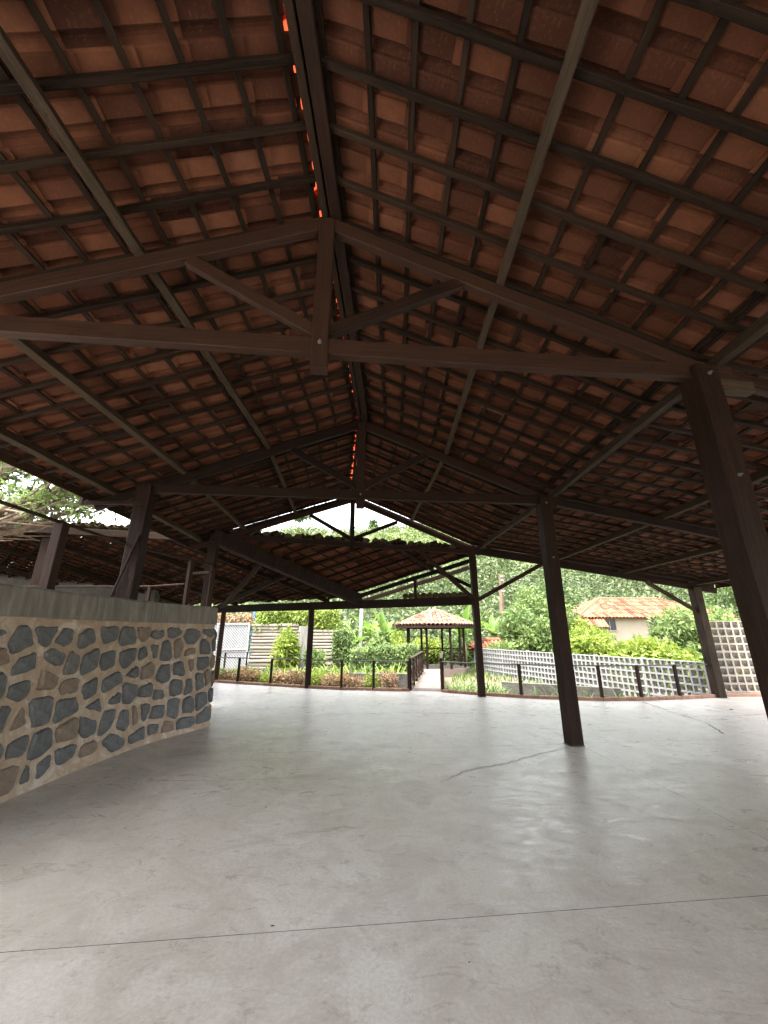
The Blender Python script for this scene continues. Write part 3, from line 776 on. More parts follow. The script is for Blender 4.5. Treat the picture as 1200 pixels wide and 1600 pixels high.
# ================================================================ FLOOR-EDGE RAILING AND BRICK KERB
brick_me = None
def brick_mesh():
    mb = MB(); vs, fs = bar_geo(.205, .10, .075, .006); mb.add(vs, fs); me = mb.mesh('brick'); me.materials.append(M_BRICK); return me
brick_me = brick_mesh()
def kerb(pts, label):
    k = thing('brick_kerb', label, 'kerb', (*pts[0], 0))
    for (x0, y0), (x1, y1) in zip(pts[:-1], pts[1:]):
        L = math.hypot(x1 - x0, y1 - y0); n = max(1, round(L / .215))
        for i in range(n):
            a = V3((x0 + (x1 - x0) * i / n, y0 + (y1 - y0) * i / n, .034 + rnd.uniform(-.004, .004))); M, _ = frame(a, a + V3((x1 - x0, y1 - y0, 0)))
            put('brick', brick_me, k, M @ Matrix.Rotation(rnd.uniform(-.02, .02), 4, 'Z'))
    return k
def railing(pts, posts, label, h=.80, zb=0.0, w=.07):
    r_ = thing('railing', label, 'railing', (*posts[0], zb))
    for p in posts: post(p, zb, zb + h, w, r_, M_WOOD2, rnd.uniform(-.1, .2), 'rail_post')
    mb = MB(); mb.tube([(*p, zb + h - .015) for p in pts], [.018] * len(pts), 6); mb.build('top_rail', M_METAL, r_)
    return r_
in_ = lambda P, d=.06: [(x, y - d) for x, y in P]
E_L = in_(EDGE[:7]); E_R = in_(EDGE[7:])
kerb(E_L, 'low brick kerb left of the walkway opening'); kerb(E_R, 'low brick kerb right of the walkway opening')
railing(E_L, [E_L[1], E_L[2], E_L[4], E_L[5], (E_L[6][0] - .02, E_L[6][1])], 'timber post and thin steel rail railing left of the walkway opening')
railing(E_R + [(8.5, 10.8)], [(E_R[0][0] + .03, E_R[0][1]), E_R[2], E_R[4], E_R[5], E_R[6]], 'timber post and thin steel rail railing right of the walkway opening')
railing([(-7.6, 15.6), (-5.5, 17.0)], [(-7.0, 16.0), (-6.3, 16.5), (-5.6, 17.0)], 'short ramp railing in front of the white lattice gate', .85, .0, .06)

# ================================================================ WALKWAY, GAZEBO
W0, W1 = V3((.78, 12.0, 0)), V3((1.92, 19.9, -.06)); W2, W3 = V3((1.6, 11.9, 0)), V3((2.80, 19.8, -.06))
wk = tag(bpy.data.objects.new('walkway', None), kind='structure'); link(wk, None, Matrix.Translation(W0))
nn = 13
for i in range(nn):
    a, b, c, d = [p.lerp(q, (i + e) / nn) for p, q, e in ((W0, W1, .01), (W0, W1, .985), (W2, W3, .985), (W2, W3, .01))]
    mb = MB(); q = [a, b, c, d]; z_ = rnd.uniform(-.006, .006)
    mb.add([(p.x, p.y, p.z + z_) for p in q] + [(p.x, p.y, p.z - .12) for p in q], [(3, 2, 1, 0), (4, 5, 6, 7)] + [(k, (k + 1) % 4, 4 + (k + 1) % 4, 4 + k) for k in range(4)])
    mb.build('slab', M_PATH, wk)
mb = MB(); mb.add([(p.x, p.y, p.z - .121) for p in (W0, W1, W3, W2)] + [(p.x, p.y, -.5) for p in (W0, W1, W3, W2)], [(0, 1, 2, 3)] + [(k, (k + 1) % 4, 4 + (k + 1) % 4, 4 + k) for k in range(4)]); mb.build('base', M_COPING, wk)
def bridge_rail(p, q, label):
    r_ = thing('walkway_railing', label, 'railing', p); n = 5; d = q - p
    for i in range(n + 1):
        a = p.lerp(q, i / n); beam('rail_post', a, a + Z * .82, .075, .075, M_WOOD2, r_, d)
    beam('hand_rail', p + Z * .84, q + Z * .84, .09, .045, M_PURLIN, r_); beam('mid_rail', p + Z * .70, q + Z * .70, .05, .05, M_WOOD2, r_); beam('low_rail', p + Z * .12, q + Z * .12, .05, .05, M_WOOD2, r_)
    for i in range(n):
        a, b = p.lerp(q, i / n), p.lerp(q, (i + 1) / n)
        beam('cross_bar', a + Z * .12, b + Z * .70, .03, .04, M_WOOD2, r_); beam('cross_bar', a + Z * .70, b + Z * .12, .03, .041, M_WOOD2, r_)
bridge_rail(W0 + V3((-.02, .25, 0)), W0.lerp(W1, .80), 'timber cross-bar railing on the left of the walkway')
bridge_rail(W2 + V3((.06, .25, 0)), W2.lerp(W3, .80), 'timber cross-bar railing on the right of the walkway')

GC = V3((2.68, 21.6, -.08)); NG = 8
gz = thing('gazebo', 'small octagonal gazebo with terracotta tile roof at the end of walkway', 'gazebo', GC)
mb = MB(); mb.tube([GC - Z * .4, GC], [1.75, 1.75], 8); mb.build('base', M_PATH, gz)
gp = []
for k in range(NG):
    a = 2 * math.pi * (k + .5) / NG; p = GC + V3((1.52 * math.cos(a), 1.52 * math.sin(a), 0)); gp.append(p)
    beam('post', p, p + Z * 1.98, .095, .095, M_WOOD2, gz, V3((math.cos(a), math.sin(a), 0)))
for k in range(NG):
    p, q = gp[k], gp[(k + 1) % NG]; m = (p + q) / 2
    beam('ring_beam', p + Z * 1.93, q + Z * 1.93, .08, .12, M_WOOD2, gz)
    if m.y < GC.y - 1.2: continue
    beam('hand_rail', p + Z * .85, q + Z * .85, .05, .05, M_WOOD2, gz)
    beam('cross_bar', p + Z * .12, q + Z * .82, .035, .04, M_WOOD2, gz); beam('cross_bar', p + Z * .82, q + Z * .12, .035, .041, M_WOOD2, gz)
apexz, eavez, RR = 2.78, 1.93, 2.2
gr = sub('roof', gz, GC + Z * 2)
for k in range(NG):
    a0, a1 = 2 * math.pi * (k + .5) / NG, 2 * math.pi * (k + 1.5) / NG
    e0 = V3((GC.x + RR * math.cos(a0), GC.y + RR * math.sin(a0), eavez)); e1 = V3((GC.x + RR * math.cos(a1), GC.y + RR * math.sin(a1), eavez)); ap = V3((GC.x, GC.y, apexz))
    beam('fascia', e0 - Z * .06, e1 - Z * .06, .03, .11, M_WOOD2, gr)
    mb = MB(); mb.add([e0 - Z * .02, e1 - Z * .02, ap - Z * .02], [(0, 1, 2)]); mb.build('deck', M_WOOD2, gr)
    mid = (e0 + e1) / 2; x = (e1 - e0).normalized(); dn = (mid - ap); H_ = dn.length; dn.normalize(); nz_ = x.cross(dn)
    if nz_.z < 0: nz_ = -nz_
    W_ = (e1 - e0).length; nc = 8; mb = MB()
    for c in range(nc):
        xc = -W_ / 2 + W_ * (c + .5) / nc; t = abs(xc) / (W_ / 2); Lr = H_ * (1 - t)
        nr = max(1, int(Lr / .38))
        for r2 in range(nr):
            y1 = H_ - r2 * Lr / nr + .03; y0 = H_ - (r2 + 1) * Lr / nr - .02
            b = ap + x * xc + dn * y0 + nz_ * .03; e = ap + x * xc + dn * y1 + nz_ * .05
            M, L = frame(b, e, nz_)
            vs, fs = half_round(L, W_ / nc * .40, .012, 5, 1.15); mb.add([M @ V3(v) for v in vs], fs)
            M, L = frame(b + x * W_ / nc / 2 - nz_ * .02, e + x * W_ / nc / 2 - nz_ * .03, nz_)
            mb.add([M @ V3(v) for v in [(0, -.05, 0), (L, -.05, 0), (L, .05, 0), (0, .05, 0)]], [(0, 1, 2, 3)])
    ob = mb.build('tile_courses', M_TILE_TAN, gr); ob['kind'] = 'stuff'
    M, L = frame(ap + Z * .02, e0 + Z * .03 + (e0 - ap).normalized() * .03, Z); vs, fs = half_round(L, .07, .014, 6, 1.2)
    mb = MB(); mb.add([M @ V3(v) for v in vs], fs); mb.build('hip_tile', M_TILE_TAN, gr)
mb = MB(); mb.tube([(GC.x, GC.y, apexz), (GC.x, GC.y, apexz + .08), (GC.x, GC.y, apexz + .14)], [.1, .09, .02], 8); mb.build('finial', M_TILE_TAN, gr)

# ================================================================ BREEZE-BLOCK WALLS
def block_mesh(mat, w=.2, d=.14):
    """Open square frame with a folded fin, leaving a see-through half."""
    mb = MB(); f = .022; h = w / 2
    for (x0, x1, z0, z1) in ((-h, h, -h, -h + f), (-h, h, h - f, h), (-h, -h + f, -h + f, h - f), (h - f, h, -h + f, h - f)):
        mb.box(((x0 + x1) / 2, 0, (z0 + z1) / 2), (x1 - x0 - .001, d, z1 - z0 - .001))
    i = h - f * .8; t = .012
    A_, B_, C_ = V3((-i, d * .45, i)), V3((i, -d * .42, i * .6)), V3((i * .9, d * .45, -i))
    for tri in ((A_, B_, C_),):
        n_ = (tri[1] - tri[0]).cross(tri[2] - tri[0]).normalized() * t
        v = list(tri) + [p + n_ for p in tri]; mb.add(v, [(0, 1, 2), (5, 4, 3), (0, 3, 4, 1), (1, 4, 5, 2), (2, 5, 3, 0)])
    me = mb.mesh('block'); me.materials.append(mat); return me
def block_wall(name, p, q, z0, rows, mat, label, pil=None):
    p, q = V3((*p, z0)), V3((*q, z0)); w = thing(name, label, 'wall', p); L = (q - p).length; n = round(L / .203); me = block_mesh(mat, L / n)
    bw = L / n
    for i in range(n):
        for j in range(rows):
            c = p.lerp(q, (i + .5) / n) + Z * bw * (j + .5); M, _ = frame(c, c + (q - p)); put('block', me, w, M)
    if pil:
        for i in range(pil, n, pil):
            c = p.lerp(q, i / n); mb = MB(); mb.box((c.x, c.y, z0 + bw * rows / 2), (.09, .13, bw * rows + .06), math.atan2(q.y - p.y, q.x - p.x)); mb.build('pier', mat, w)
    mb = MB(); mb.bar(p - Z * .10, q - Z * .10, .16, .2); mb.build('footing', M_COPING, w)
    return w
block_wall('block_wall', (5.1, 21.6), (8.72, 11.35), -.40, 6, M_BLOCK, 'low white pierced breeze-block wall running back from the hall', 9)
block_wall('block_wall', (8.80, 11.32), (11.6, 11.25), .08, 9, M_BLOCK2, 'tall bare breeze-block screen behind the far right post')
mb = MB(); mb.box((10.3, 11.1, .03), (3.2, .25, .06)); tag(mb.build('step', M_BRICK, None, (10.3, 11.1, 0)), 'low red painted step at the foot of breeze-block screen', 'step')
# garden edging walls
mb = MB(); mb.box((-.05, 14.3, -.05), (2.2, .2, .62), -.12); tag(mb.build('planter_wall', M_DARKWALL, None, (-.05, 14.3, -.4)), 'low weathered planter wall left of the walkway', 'wall')
mb = MB(); mb.box((5.4, 13.2, -.22), (3.4, .2, .5), -.5); tag(mb.build('planter_wall', M_DARKWALL, None, (5.4, 13.2, -.4)), 'low earthen planter wall beside the white breeze-block wall', 'wall')
# ================================================================ GATE, GARDEN WALL, HOUSES, POLES
gt = thing('gate', 'white metal gate with diagonal slats beyond the left railing', 'gate', (-7.5, 20, -.4))
gx0, gx1, gz0, gz1, gy = -9.6, -6.62, -.35, 2.0, 20.0
for a, b in (((gx0, gz0), (gx0, gz1)), ((gx1, gz0), (gx1, gz1)), ((-8.15, gz0), (-8.15, gz1)), ((gx0, gz1), (gx1, gz1)), ((gx0, .82), (gx1, .82)), ((gx0, gz0), (gx1, gz0))):
    beam('frame_bar', (a[0], gy, a[1]), (b[0], gy, b[1]), .07, .07, M_WHITE, gt, (0, 1, 0) if a[0] == b[0] else (0, 0, 1))
def slats(x0, x1, z0, z1):
    t = x0 - (z1 - z0)
    while t < x1:
        xa, za, xb, zb = t, z1, t + (z1 - z0), z0
        if xa < x0: za -= (x0 - xa); xa = x0
        if xb > x1: zb += (xb - x1); xb = x1
        if xb - xa > .06: beam('slat', (xa, gy + .01, za), (xb, gy + .01, zb), .018, .055, M_WHITE, gt, (0, 0, 1), .002)
        t += .13
for x0, x1 in ((gx0 + .04, -8.19), (-8.11, gx1 - .04)):
    slats(x0, x1, .86, 1.96); slats(x0, x1, -.31, .78)
    mb = MB(); mb.box(((x0 + x1) / 2, gy + .06, .82), (x1 - x0, .01, 2.2)); mb.build('backing_sheet', M_COPING, gt)
def course_wall(x0, x1, z1, label):
    w = thing('garden_wall', label, 'wall', ((x0 + x1) / 2, 20.2, -.4)); z = -.4; h = .155
    while z < z1:
        a = x0 + rnd.uniform(-.05, .05); hh = h * rnd.uniform(.9, 1.06)
        beam('course', (a, 20.2 + rnd.uniform(-.025, .025), z + hh / 2), (x1 + rnd.uniform(-.06, .06), 20.2 + rnd.uniform(-.02, .02), z + hh / 2 + rnd.uniform(-.012, .012)), .26, hh - .025, M_LOG, w, (0, 0, 1), .03); z += hh
    mb = MB(); mb.box(((x0 + x1) / 2, 20.28, (z1 - .4) / 2), (x1 - x0 - .1, .12, z1 + .36)); mb.build('backing', M_DARKWALL, w)
course_wall(-6.5, -4.2, 2.0, 'pale garden wall of long horizontal courses beside the white gate')
course_wall(-3.75, -2.2, 1.62, 'shorter pale garden wall of horizontal courses overgrown with vines')
mb = MB(); mb.box((-3.95, 20.25, .75), (.5, .4, 2.3)); tag(mb.build('wall_pier', M_COPING, None, (-3.95, 20.25, -.4)), 'grey concrete pier between the two pale garden walls', 'pier')
mb = MB(); mb.tube([(-6.75, 21, -.4), (-6.75, 21, 2.72)], [.07, .07], 8); tag(mb.build('blue_post', M_BLUE, None, (-6.75, 21, -.4)), 'blue painted post behind the white gate', 'post')

def hip_roof(parent, x0, x1, y0, y1, ze, zr, inset, mat, pitch=.32):
    rp = sub('roof', parent, ((x0 + x1) / 2, (y0 + y1) / 2, ze)); ym = (y0 + y1) / 2
    a, b = V3((x0 + inset, ym, zr)), V3((x1 - inset, ym, zr)); C = [V3((x0, y0, ze)), V3((x1, y0, ze)), V3((x1, y1, ze)), V3((x0, y1, ze))]
    for poly in ((C[0], C[1], b, a), (C[2], C[3], a, b), (C[3], C[0], a), (C[1], C[2], b)):
        e0, e1 = poly[0], poly[1]; x = (e1 - e0).normalized(); L = (e1 - e0).length; tops = poly[2:]
        up = (tops[0] - e0); up -= x * up.dot(x); H_ = up.length; up.normalize(); n_ = x.cross(up); n_ = n_ if n_.z > 0 else -n_
        mb = MB(); mb.add([p - n_ * .03 for p in poly], [tuple(range(len(poly)))]); nc = int(L / pitch)
        tl_ = sorted([(t - e0).dot(x) for t in tops])
        for c in range(nc):
            xc = L * (c + .5) / nc
            lim = H_
            if xc < tl_[0]: lim = H_ * xc / tl_[0]
            elif xc > tl_[-1]: lim = H_ * (L - xc) / (L - tl_[-1])
            k = max(1, int(lim / .9))
            for r2 in range(k):
                M, LL = frame(e0 + x * xc + up * (lim * (r2 + 1) / k), e0 + x * xc + up * (lim * r2 / k - .08) + n_ * .03, n_)
                vs, fs = half_round(LL, pitch * .40, .02, 4, 1.12); mb.add([M @ V3(v) for v in vs], fs)
        ob = mb.build('tile_courses', mat, rp); ob['kind'] = 'stuff'
    for p, q in ((a, b), (C[0], a), (C[3], a), (C[1], b), (C[2], b)):
        M, LL = frame(p + Z * .06, q + Z * .06); vs, fs = half_round(LL, .15, .02, 5, 1.0); mb = MB(); mb.add([M @ V3(v) for v in vs], fs); mb.build('ridge_tile', mat, rp)
    return rp
hs_ = thing('house', 'cream plastered house with red hipped tile roof behind the bushes', 'house', (24, 40, -.4))
mb = MB(); mb.box((25.6, 42, 1.28), (14, 7.2, 3.36)); mb.build('wall', M_PLASTER, hs_)
for x in (21.3, 25.6, 29.6):
    w = sub('window', hs_, (x, 38.37, 2.4))
    mb = MB(); mb.box((x, 38.385, 2.35), (1.15, .06, 1.05)); mb.build('pane', M_GLASS, w)
    for (dx, dz, sx, sz) in ((0, .56, 1.35, .1), (0, -.56, 1.45, .1), (-.62, 0, .1, 1.02), (.62, 0, .1, 1.02), (0, 0, .05, 1.02)):
        mb = MB(); mb.box((x + dx, 38.36, 2.35 + dz), (sx, .1, sz)); mb.build('frame', M_PLASTER, w)
hip_roof(hs_, 18.0, 33.2, 37.8, 46.2, 2.95, 5.0, 4.6, M_TILE_OUT)
mb = MB(); mb.box((19.0, 37.6, 1.0), (2.0, 1.6, 2.4)); mb.build('side_wing', M_PLASTER, hs_)
mb = MB()
for c in range(10):
    M, LL = frame((18.1 + c * .27, 38.35, 3.1), (17.7 + c * .27, 36.5, 2.05)); vs, fs = half_round(LL, .11, .02, 4, 1.1); mb.add([M @ V3(v) for v in vs], fs)
mb.add([(17.9, 38.35, 3.05), (20.7, 38.35, 3.05), (20.2, 36.5, 2.02), (17.5, 36.5, 2.02)], [(0, 1, 2, 3)]); ob = mb.build('lean_to_roof', M_TILE_OUT, hs_); ob['kind'] = 'stuff'
sh = thing('shed', 'small white shed with low tiled roof behind the breeze-block wall', 'shed', (7, 26, -.4))
mb = MB(); mb.box((6.9, 26.2, .1), (2.9, 2.0, 1.1)); mb.build('wall', M_WHITE, sh)
hip_roof(sh, 5.2, 8.5, 24.9, 27.6, .66, 1.12, 1.2, M_TILE_OUT, .24)
up_ = thing('utility_pole', 'rusty brown utility pole standing before the green slope', 'pole', (8.75, 30, -.4))
mb = MB(); mb.tube([(8.6, 30, -.4), (8.75, 30, 2.5), (8.95, 30, 5.9)], [.2, .17, .13], 8); mb.build('shaft', M_POLE, up_)
for z_ in (4.6, 5.4, 5.7): beam('insulator', (8.85, 29.75, z_), (9.05, 29.75, z_), .08, .08, M_GREYPOLE, up_)
for k, (x, z, dz) in enumerate(((8.95, 5.7, 0), (8.95, 5.4, -.4), (8.95, 4.6, -.9))):
    mb = MB(); pts_ = [(x + (70 - x) * t, 30 + 26 * t, z + (9 + dz - z) * t - 3.2 * t * (1 - t)) for t in [i / 14 for i in range(15)]]
    mb.tube(pts_, [.012] * 15, 4); tag(mb.build('power_line', M_METAL, None, (x, 30, z)), ['top', 'middle', 'lowest'][k] + ' power line strung from the rusty pole', 'wire', 'power lines')
mb = MB(); mb.tube([(-1.4, 24, -.4), (-1.33, 24, 3.4)], [.12, .10], 8); tag(mb.build('utility_pole', M_GREYPOLE, None, (-1.4, 24, -.4)), 'plain grey concrete pole among the banana plants', 'pole')

# ================================================================ PLANTS
def rdir(rg):
    while True:
        v = V3((rg.uniform(-1, 1), rg.uniform(-1, 1), rg.uniform(-1, 1)))
        if .05 < v.length < 1: return v.normalized()
def put_leaf(mb, p, d, n, L, W, r):
    s = d.cross(n)
    if s.length < 1e-4: s = d.orthogonal()
    s.normalize(); n = s.cross(d)
    mb.add([p, p + d * L * .5 + s * W * .5 + n * L * .06, p + d * L - n * L * .10, p + d * L * .5 - s * W * .5 + n * L * .06], [(0, 1, 2), (0, 2, 3)], r)
def leaf_clump(mb, c, rad, n, L, W, rg, shell=.55, up=.5):
    """Leaves spread through an ellipsoid, denser to the outside; tone varies per leaf only."""
    tone = rg.random()
    for _ in range(n):
        d = rdir(rg); k = shell + (1 - shell) * rg.random() ** .6
        p = c + V3((d.x * rad[0], d.y * rad[1], d.z * rad[2])) * k
        o = (d * .7 + rdir(rg) * .9 + V3((0, 0, -.15))).normalized()
        nn_ = (V3((0, 0, up)) + rdir(rg) * .8).normalized()
        q = rg.uniform(.65, 1.3); put_leaf(mb, p, o, nn_, L * q, W * q, .6 * tone + .4 * rg.random())
def branches(mb, base, tip_list, r0, rg):
    for tp in tip_list:
        b = V3(base); t = V3(tp); m = b.lerp(t, .5) + rdir(rg) * (t - b).length * .10
        mb.tube([b, b.lerp(m, .6), m, t], [r0, r0 * .8, r0 * .6, r0 * .2], 6)
def tree(name, base, h, rx, rz, nclump, nleaf, L, W, mat, label, cat='tree', group=None, seed=1, bare=.35, tr=.09):
    rg = random.Random(seed); base = V3(base); t = thing(name, label, cat, base, group)
    cr = MB(); tk = MB(); tips = []
    fork = base + Z * h * bare
    for k in range(nclump):
        d = rdir(rg); kk = rg.random() ** .4
        c = base + V3((d.x * rx * kk, d.y * rx * kk, h - rz + d.z * rz * kk)); s = rg.uniform(.28, .5)
        leaf_clump(cr, c, (rx * s, rx * s, rz * s * .85), nleaf, L, W, rg, .35); tips.append(c)
    tk.tube([base - Z * .1, base + Z * h * bare * .5 + rdir(rg) * .05, fork], [tr, tr * .85, tr * .7], 7)
    branches(tk, fork, tips[:10], tr * .5, rg)
    tk.build('trunk', M_BARK, t); cr.build('crown', mat, t)
    return t
# left tree with bare sprawling limbs
rg = random.Random(3)
lt = thing('tree', 'sprawling tree with gnarled bare limbs left of the pavilion eave', 'tree', (-10.6, 8.0, -.4))
tk = MB(); cr = MB(); B0 = V3((-10.6, 8.0, 2.3))
tk.tube([(-10.8, 8.1, -.4), (-10.7, 8.0, 1.2), B0], [.5, .42, .38], 10)
limbs = [((-9.3, 7.6, 3.1), (-8.0, 7.3, 3.6), (-6.7, 7.2, 3.95), (-5.5, 7.3, 3.95)), ((-9.2, 7.3, 2.9), (-8.0, 7.0, 3.25), (-7.0, 6.9, 3.75), (-6.0, 6.9, 4.25)),
         ((-9.2, 7.8, 3.4), (-8.2, 7.7, 4.0), (-7.2, 7.6, 4.3), (-5.6, 7.8, 4.35)), ((-9.0, 7.5, 3.5), (-7.8, 7.3, 4.5), (-6.9, 7.3, 5.3), (-6.2, 7.4, 5.9)),
         ((-9.3, 7.2, 2.75), (-8.3, 6.9, 2.95), (-7.3, 6.8, 3.3), (-6.6, 6.9, 3.7)), ((-9.4, 8.2, 3.8), (-8.8, 8.2, 5.2), (-8.0, 8.2, 6.2), (-7.2, 8.1, 6.6)), ((-9.2, 7.6, 3.0), (-8.1, 7.4, 3.4), (-7.1, 7.4, 3.5), (-6.3, 7.6, 3.9))]
for L_ in limbs:
    pts_ = [B0] + [V3(p) for p in L_]; fine = []
    for a, b in zip(pts_[:-1], pts_[1:]):
        for i in range(4): fine.append(a.lerp(b, i / 4) + rdir(rg) * .06)
    fine.append(pts_[-1]); n = len(fine)
    tk.tube(fine, [.17 * (1 - i / n) ** .8 + .012 for i in range(n)], 7)
    for i in range(4, n):
        for _ in range(3):
            e = fine[i] + V3((rg.uniform(.0, 1.1), rg.uniform(-.5, .5), rg.uniform(-.1, .6))); m = fine[i].lerp(e, .5) + rdir(rg) * .1
            tk.tube([fine[i], m, e], [.028, .018, .007], 5)
            if e.z > 3.75 and rg.random() < .7: leaf_clump(cr, e, (.3, .3, .12), 24, .12, .06, rg, .2)
    leaf_clump(cr, pts_[-1] + Z * .1, (.7, .5, .28), 90, .12, .06, rg, .15)
for c in ((-6.9, 7.4, 4.9), (-6.3, 7.5, 4.6), (-7.6, 7.4, 5.2), (-7.2, 7.6, 5.6), (-8.2, 7.6, 5.4), (-5.9, 7.7, 4.45), (-8.8, 7.6, 5.0), (-7.9, 7.2, 4.7), (-6.5, 7.3, 5.2)): leaf_clump(cr, V3(c), (.65, .5, .3), 240, .12, .06, rg, .15)
tk.build('trunk', M_BARK, lt, smooth=True); cr.build('crown', M_LEAF, lt)

# bushes in front of the cream house
for k, (x, y, h, rx, rz, mat, lab, sd) in enumerate([
    (13.3, 17.2, 2.9, 1.6, 1.4, M_LEAF, 'large bright green bush in front of the cream house', 21),
    (10.4, 16.2, 1.75, 1.5, .95, M_LEAF_Y, 'lime green bush right above the white breeze-block wall', 22),
    (9.3, 18.0, 1.75, 1.3, .95, M_LEAF_Y, 'yellow-green bush just right of the middle post', 23),
    (15.2, 18.5, 2.9, 1.8, 1.4, M_LEAF, 'leafy green bush behind the far right post', 24)]):
    tree('bush', (x, y, -.4), h, rx, rz, 34, 130, .26, .12, mat, lab, 'bush', None, sd, .2, .06)
tree('tree', (22.5, 24, -.4), 5.6, 2.3, 1.6, 30, 150, .30, .14, M_LEAF_D, 'dark green tree above the tall breeze-block screen', 'tree', None, 31, .4, .16)
for k, (x, y, h, rx, rz, mat, lab, sd) in enumerate([
    (10.6, 27, 5.0, 2.0, 2.2, M_LEAF, 'tall yellow-green tree behind the middle post', 41),
    (8.6, 24.5, 3.4, 1.4, 1.5, M_LEAF, 'dull green tree just right of the rusty pole', 42),
    (12.5, 31, 5.6, 2.2, 2.3, M_LEAF_D, 'rounded green tree between the rusty pole and the house', 43),
    (13.2, 28.5, 2.9, 1.3, 1.2, M_LEAF_Y, 'low light green tree left of the house lean-to', 44)]):
    tree('tree', (x, y, -.4), h, rx, rz, 30, 140, .30, .14, mat, lab, 'tree', None, sd, .3, .12)

def blade_leaf(mb, base, az, el, L, W, droop, seg=6, r=None, rg=rnd, tear=0):
    """A long leaf with a folded midrib that arches over."""
    d = V3((math.cos(az) * math.cos(el), math.sin(az) * math.cos(el), math.sin(el))); p = V3(base); vs = []; s = V3((-math.sin(az), math.cos(az), 0))
    for i in range(seg + 1):
        t = i / seg; w = W * math.sin(math.pi * min(1, .12 + .88 * t)) ** .7 * .5 if t < 1 else 0.004
        n_ = s.cross(d); up_n = n_ if n_.z > 0 else -n_
        vs += [p - s * w + up_n * w * .35, p, p + s * w + up_n * w * .35]
        p = p + d * (L / seg); d = (d + V3((0, 0, -droop / seg))).normalized()
    fs = []
    for i in range(seg): a = i * 3; fs += [(a, a + 3, a + 4, a + 1), (a + 1, a + 4, a + 5, a + 2)]
    mb.add(vs, fs, rg.random() if r is None else r)
def banana(x, y, h, L, n, lab, seed, z0=-.4):
    rg = random.Random(seed); t = thing('banana_plant', lab, 'banana plant', (x, y, z0), 'banana plants')
    st = MB(); st.tube([(x, y, z0), (x + rg.uniform(-.06, .06), y, z0 + h * .55), (x + rg.uniform(-.1, .1), y, z0 + h)], [.14, .11, .05], 8); st.build('stem', M_PSTEM, t, smooth=True)
    lv = MB()
    for k in range(n):
        az = 2 * math.pi * k / n + rg.uniform(-.4, .4); blade_leaf(lv, (x, y, z0 + h * rg.uniform(.8, 1)), az, rg.uniform(.65, 1.35), L * rg.uniform(.75, 1.1), L * .24, rg.uniform(.5, 1.5), 7, None, rg)
    lv.build('leaves', M_BANANA, t)
for a in [(0.0, 22.3, 1.7, 1.7, 9, 'tall banana plant left of the gazebo roof', 51), (-1.55, 22.6, 1.5, 1.5, 8, 'banana plant just left of the grey pole', 52), (-.9, 24.5, 1.9, 1.8, 9, 'banana plant right of the grey pole, farther back', 53),
          (4.7, 24.2, 2.0, 1.8, 9, 'banana plant right behind the gazebo roof', 54), (5.9, 26.5, 1.9, 1.8, 8, 'banana plant between gazebo and post of the gable', 55), (7.6, 28.5, 2.0, 1.9, 8, 'banana plant left of the rusty pole above the shed', 56), (9.5, 29.0, 1.6, 1.7, 8, 'low banana plant at the right foot of the rusty pole', 57), (-2.6, 24.8, 1.7, 1.6, 8, 'banana plant behind the shorter pale wall', 58)]: banana(*a)

def strap(x, y, z, n, L, W, mat, lab, cat, grp, seed, el=(.5, 1.4), droop=(.8, 2.0)):
    rg = random.Random(seed); mb = MB()
    for k in range(n): blade_leaf(mb, (x + rg.gauss(0, .12), y + rg.gauss(0, .12), z), rg.uniform(0, 6.283), rg.uniform(*el), L * rg.uniform(.6, 1.15), W, rg.uniform(*droop), 4, None, rg)
    return tag(mb.build('strap_plant', mat, None, (x, y, z)), lab, cat, grp)
for k in range(14):
    x = -3.6 + k * .33; strap(x, 15.3 - k * .03 + rnd.uniform(-.25, .25), -.2, 46, .75, .05, M_LEAF_Y, ORD[k] + ' lime strap-leaf clump from the left, behind the dry shrubs', 'plant', 'lime strap-leaf clumps left of the walkway', 60 + k)
for k in range(11):
    x = 1.95 + (k % 6) * .3; y = 12.6 + (k // 6) * .9 + rnd.uniform(-.2, .2)
    strap(x + (k // 6) * .2, y, -.36, 40, .62, .04, M_LEAF, ORD[k % 6] + ' green strap-leaf clump from the walkway in the ' + ('front' if k < 6 else 'back') + ' row, right bed', 'plant', 'strap-leaf clumps in the right bed', 80 + k)
for k in range(5):
    x = 4.6 + k * .62; strap(x, 12.4 - k * .2 + rnd.uniform(-.1, .1), -.4, 26, .62, .035, M_LEAF_D, ORD[k] + ' thin grassy clump from the left, before the white breeze-block wall', 'plant', 'grassy clumps by the breeze-block wall', 95 + k)
# dry shrubs behind the left railing
def shrub(x, y, z, rx, rz, n, L, W, mat, lab, grp, seed, name='shrub'):
    rg = random.Random(seed); mb = MB(); tk = MB(); t = thing(name, lab, 'shrub', (x, y, z), grp)
    for k in range(9):
        d = rdir(rg); c = V3((x + d.x * rx * .55, y + d.y * rx * .5, z + rz + d.z * rz * .55)); leaf_clump(mb, c, (rx * .5, rx * .5, rz * .55), n, L, W, rg, .25, .3)
        tk.tube([(x, y, z), c], [.018, .006], 5)
    tk.build('stems', M_BARK, t); mb.build('foliage', mat, t); return t
for k in range(14):
    x = -6.0 + k * .47; y = 14.9 - .30 * (x + 6.0) + rnd.uniform(-.1, .25) + .2
    shrub(x, y, -.4, .36, .36 + .06 * rnd.random(), 62, .12, .045, M_LEAF_DRY if k % 4 else M_LEAF_Y, ORD[k] + ' small ' + ('dry brown' if k % 4 else 'green') + ' shrub from the left behind the left railing', 'small shrubs behind the left railing', 110 + k)
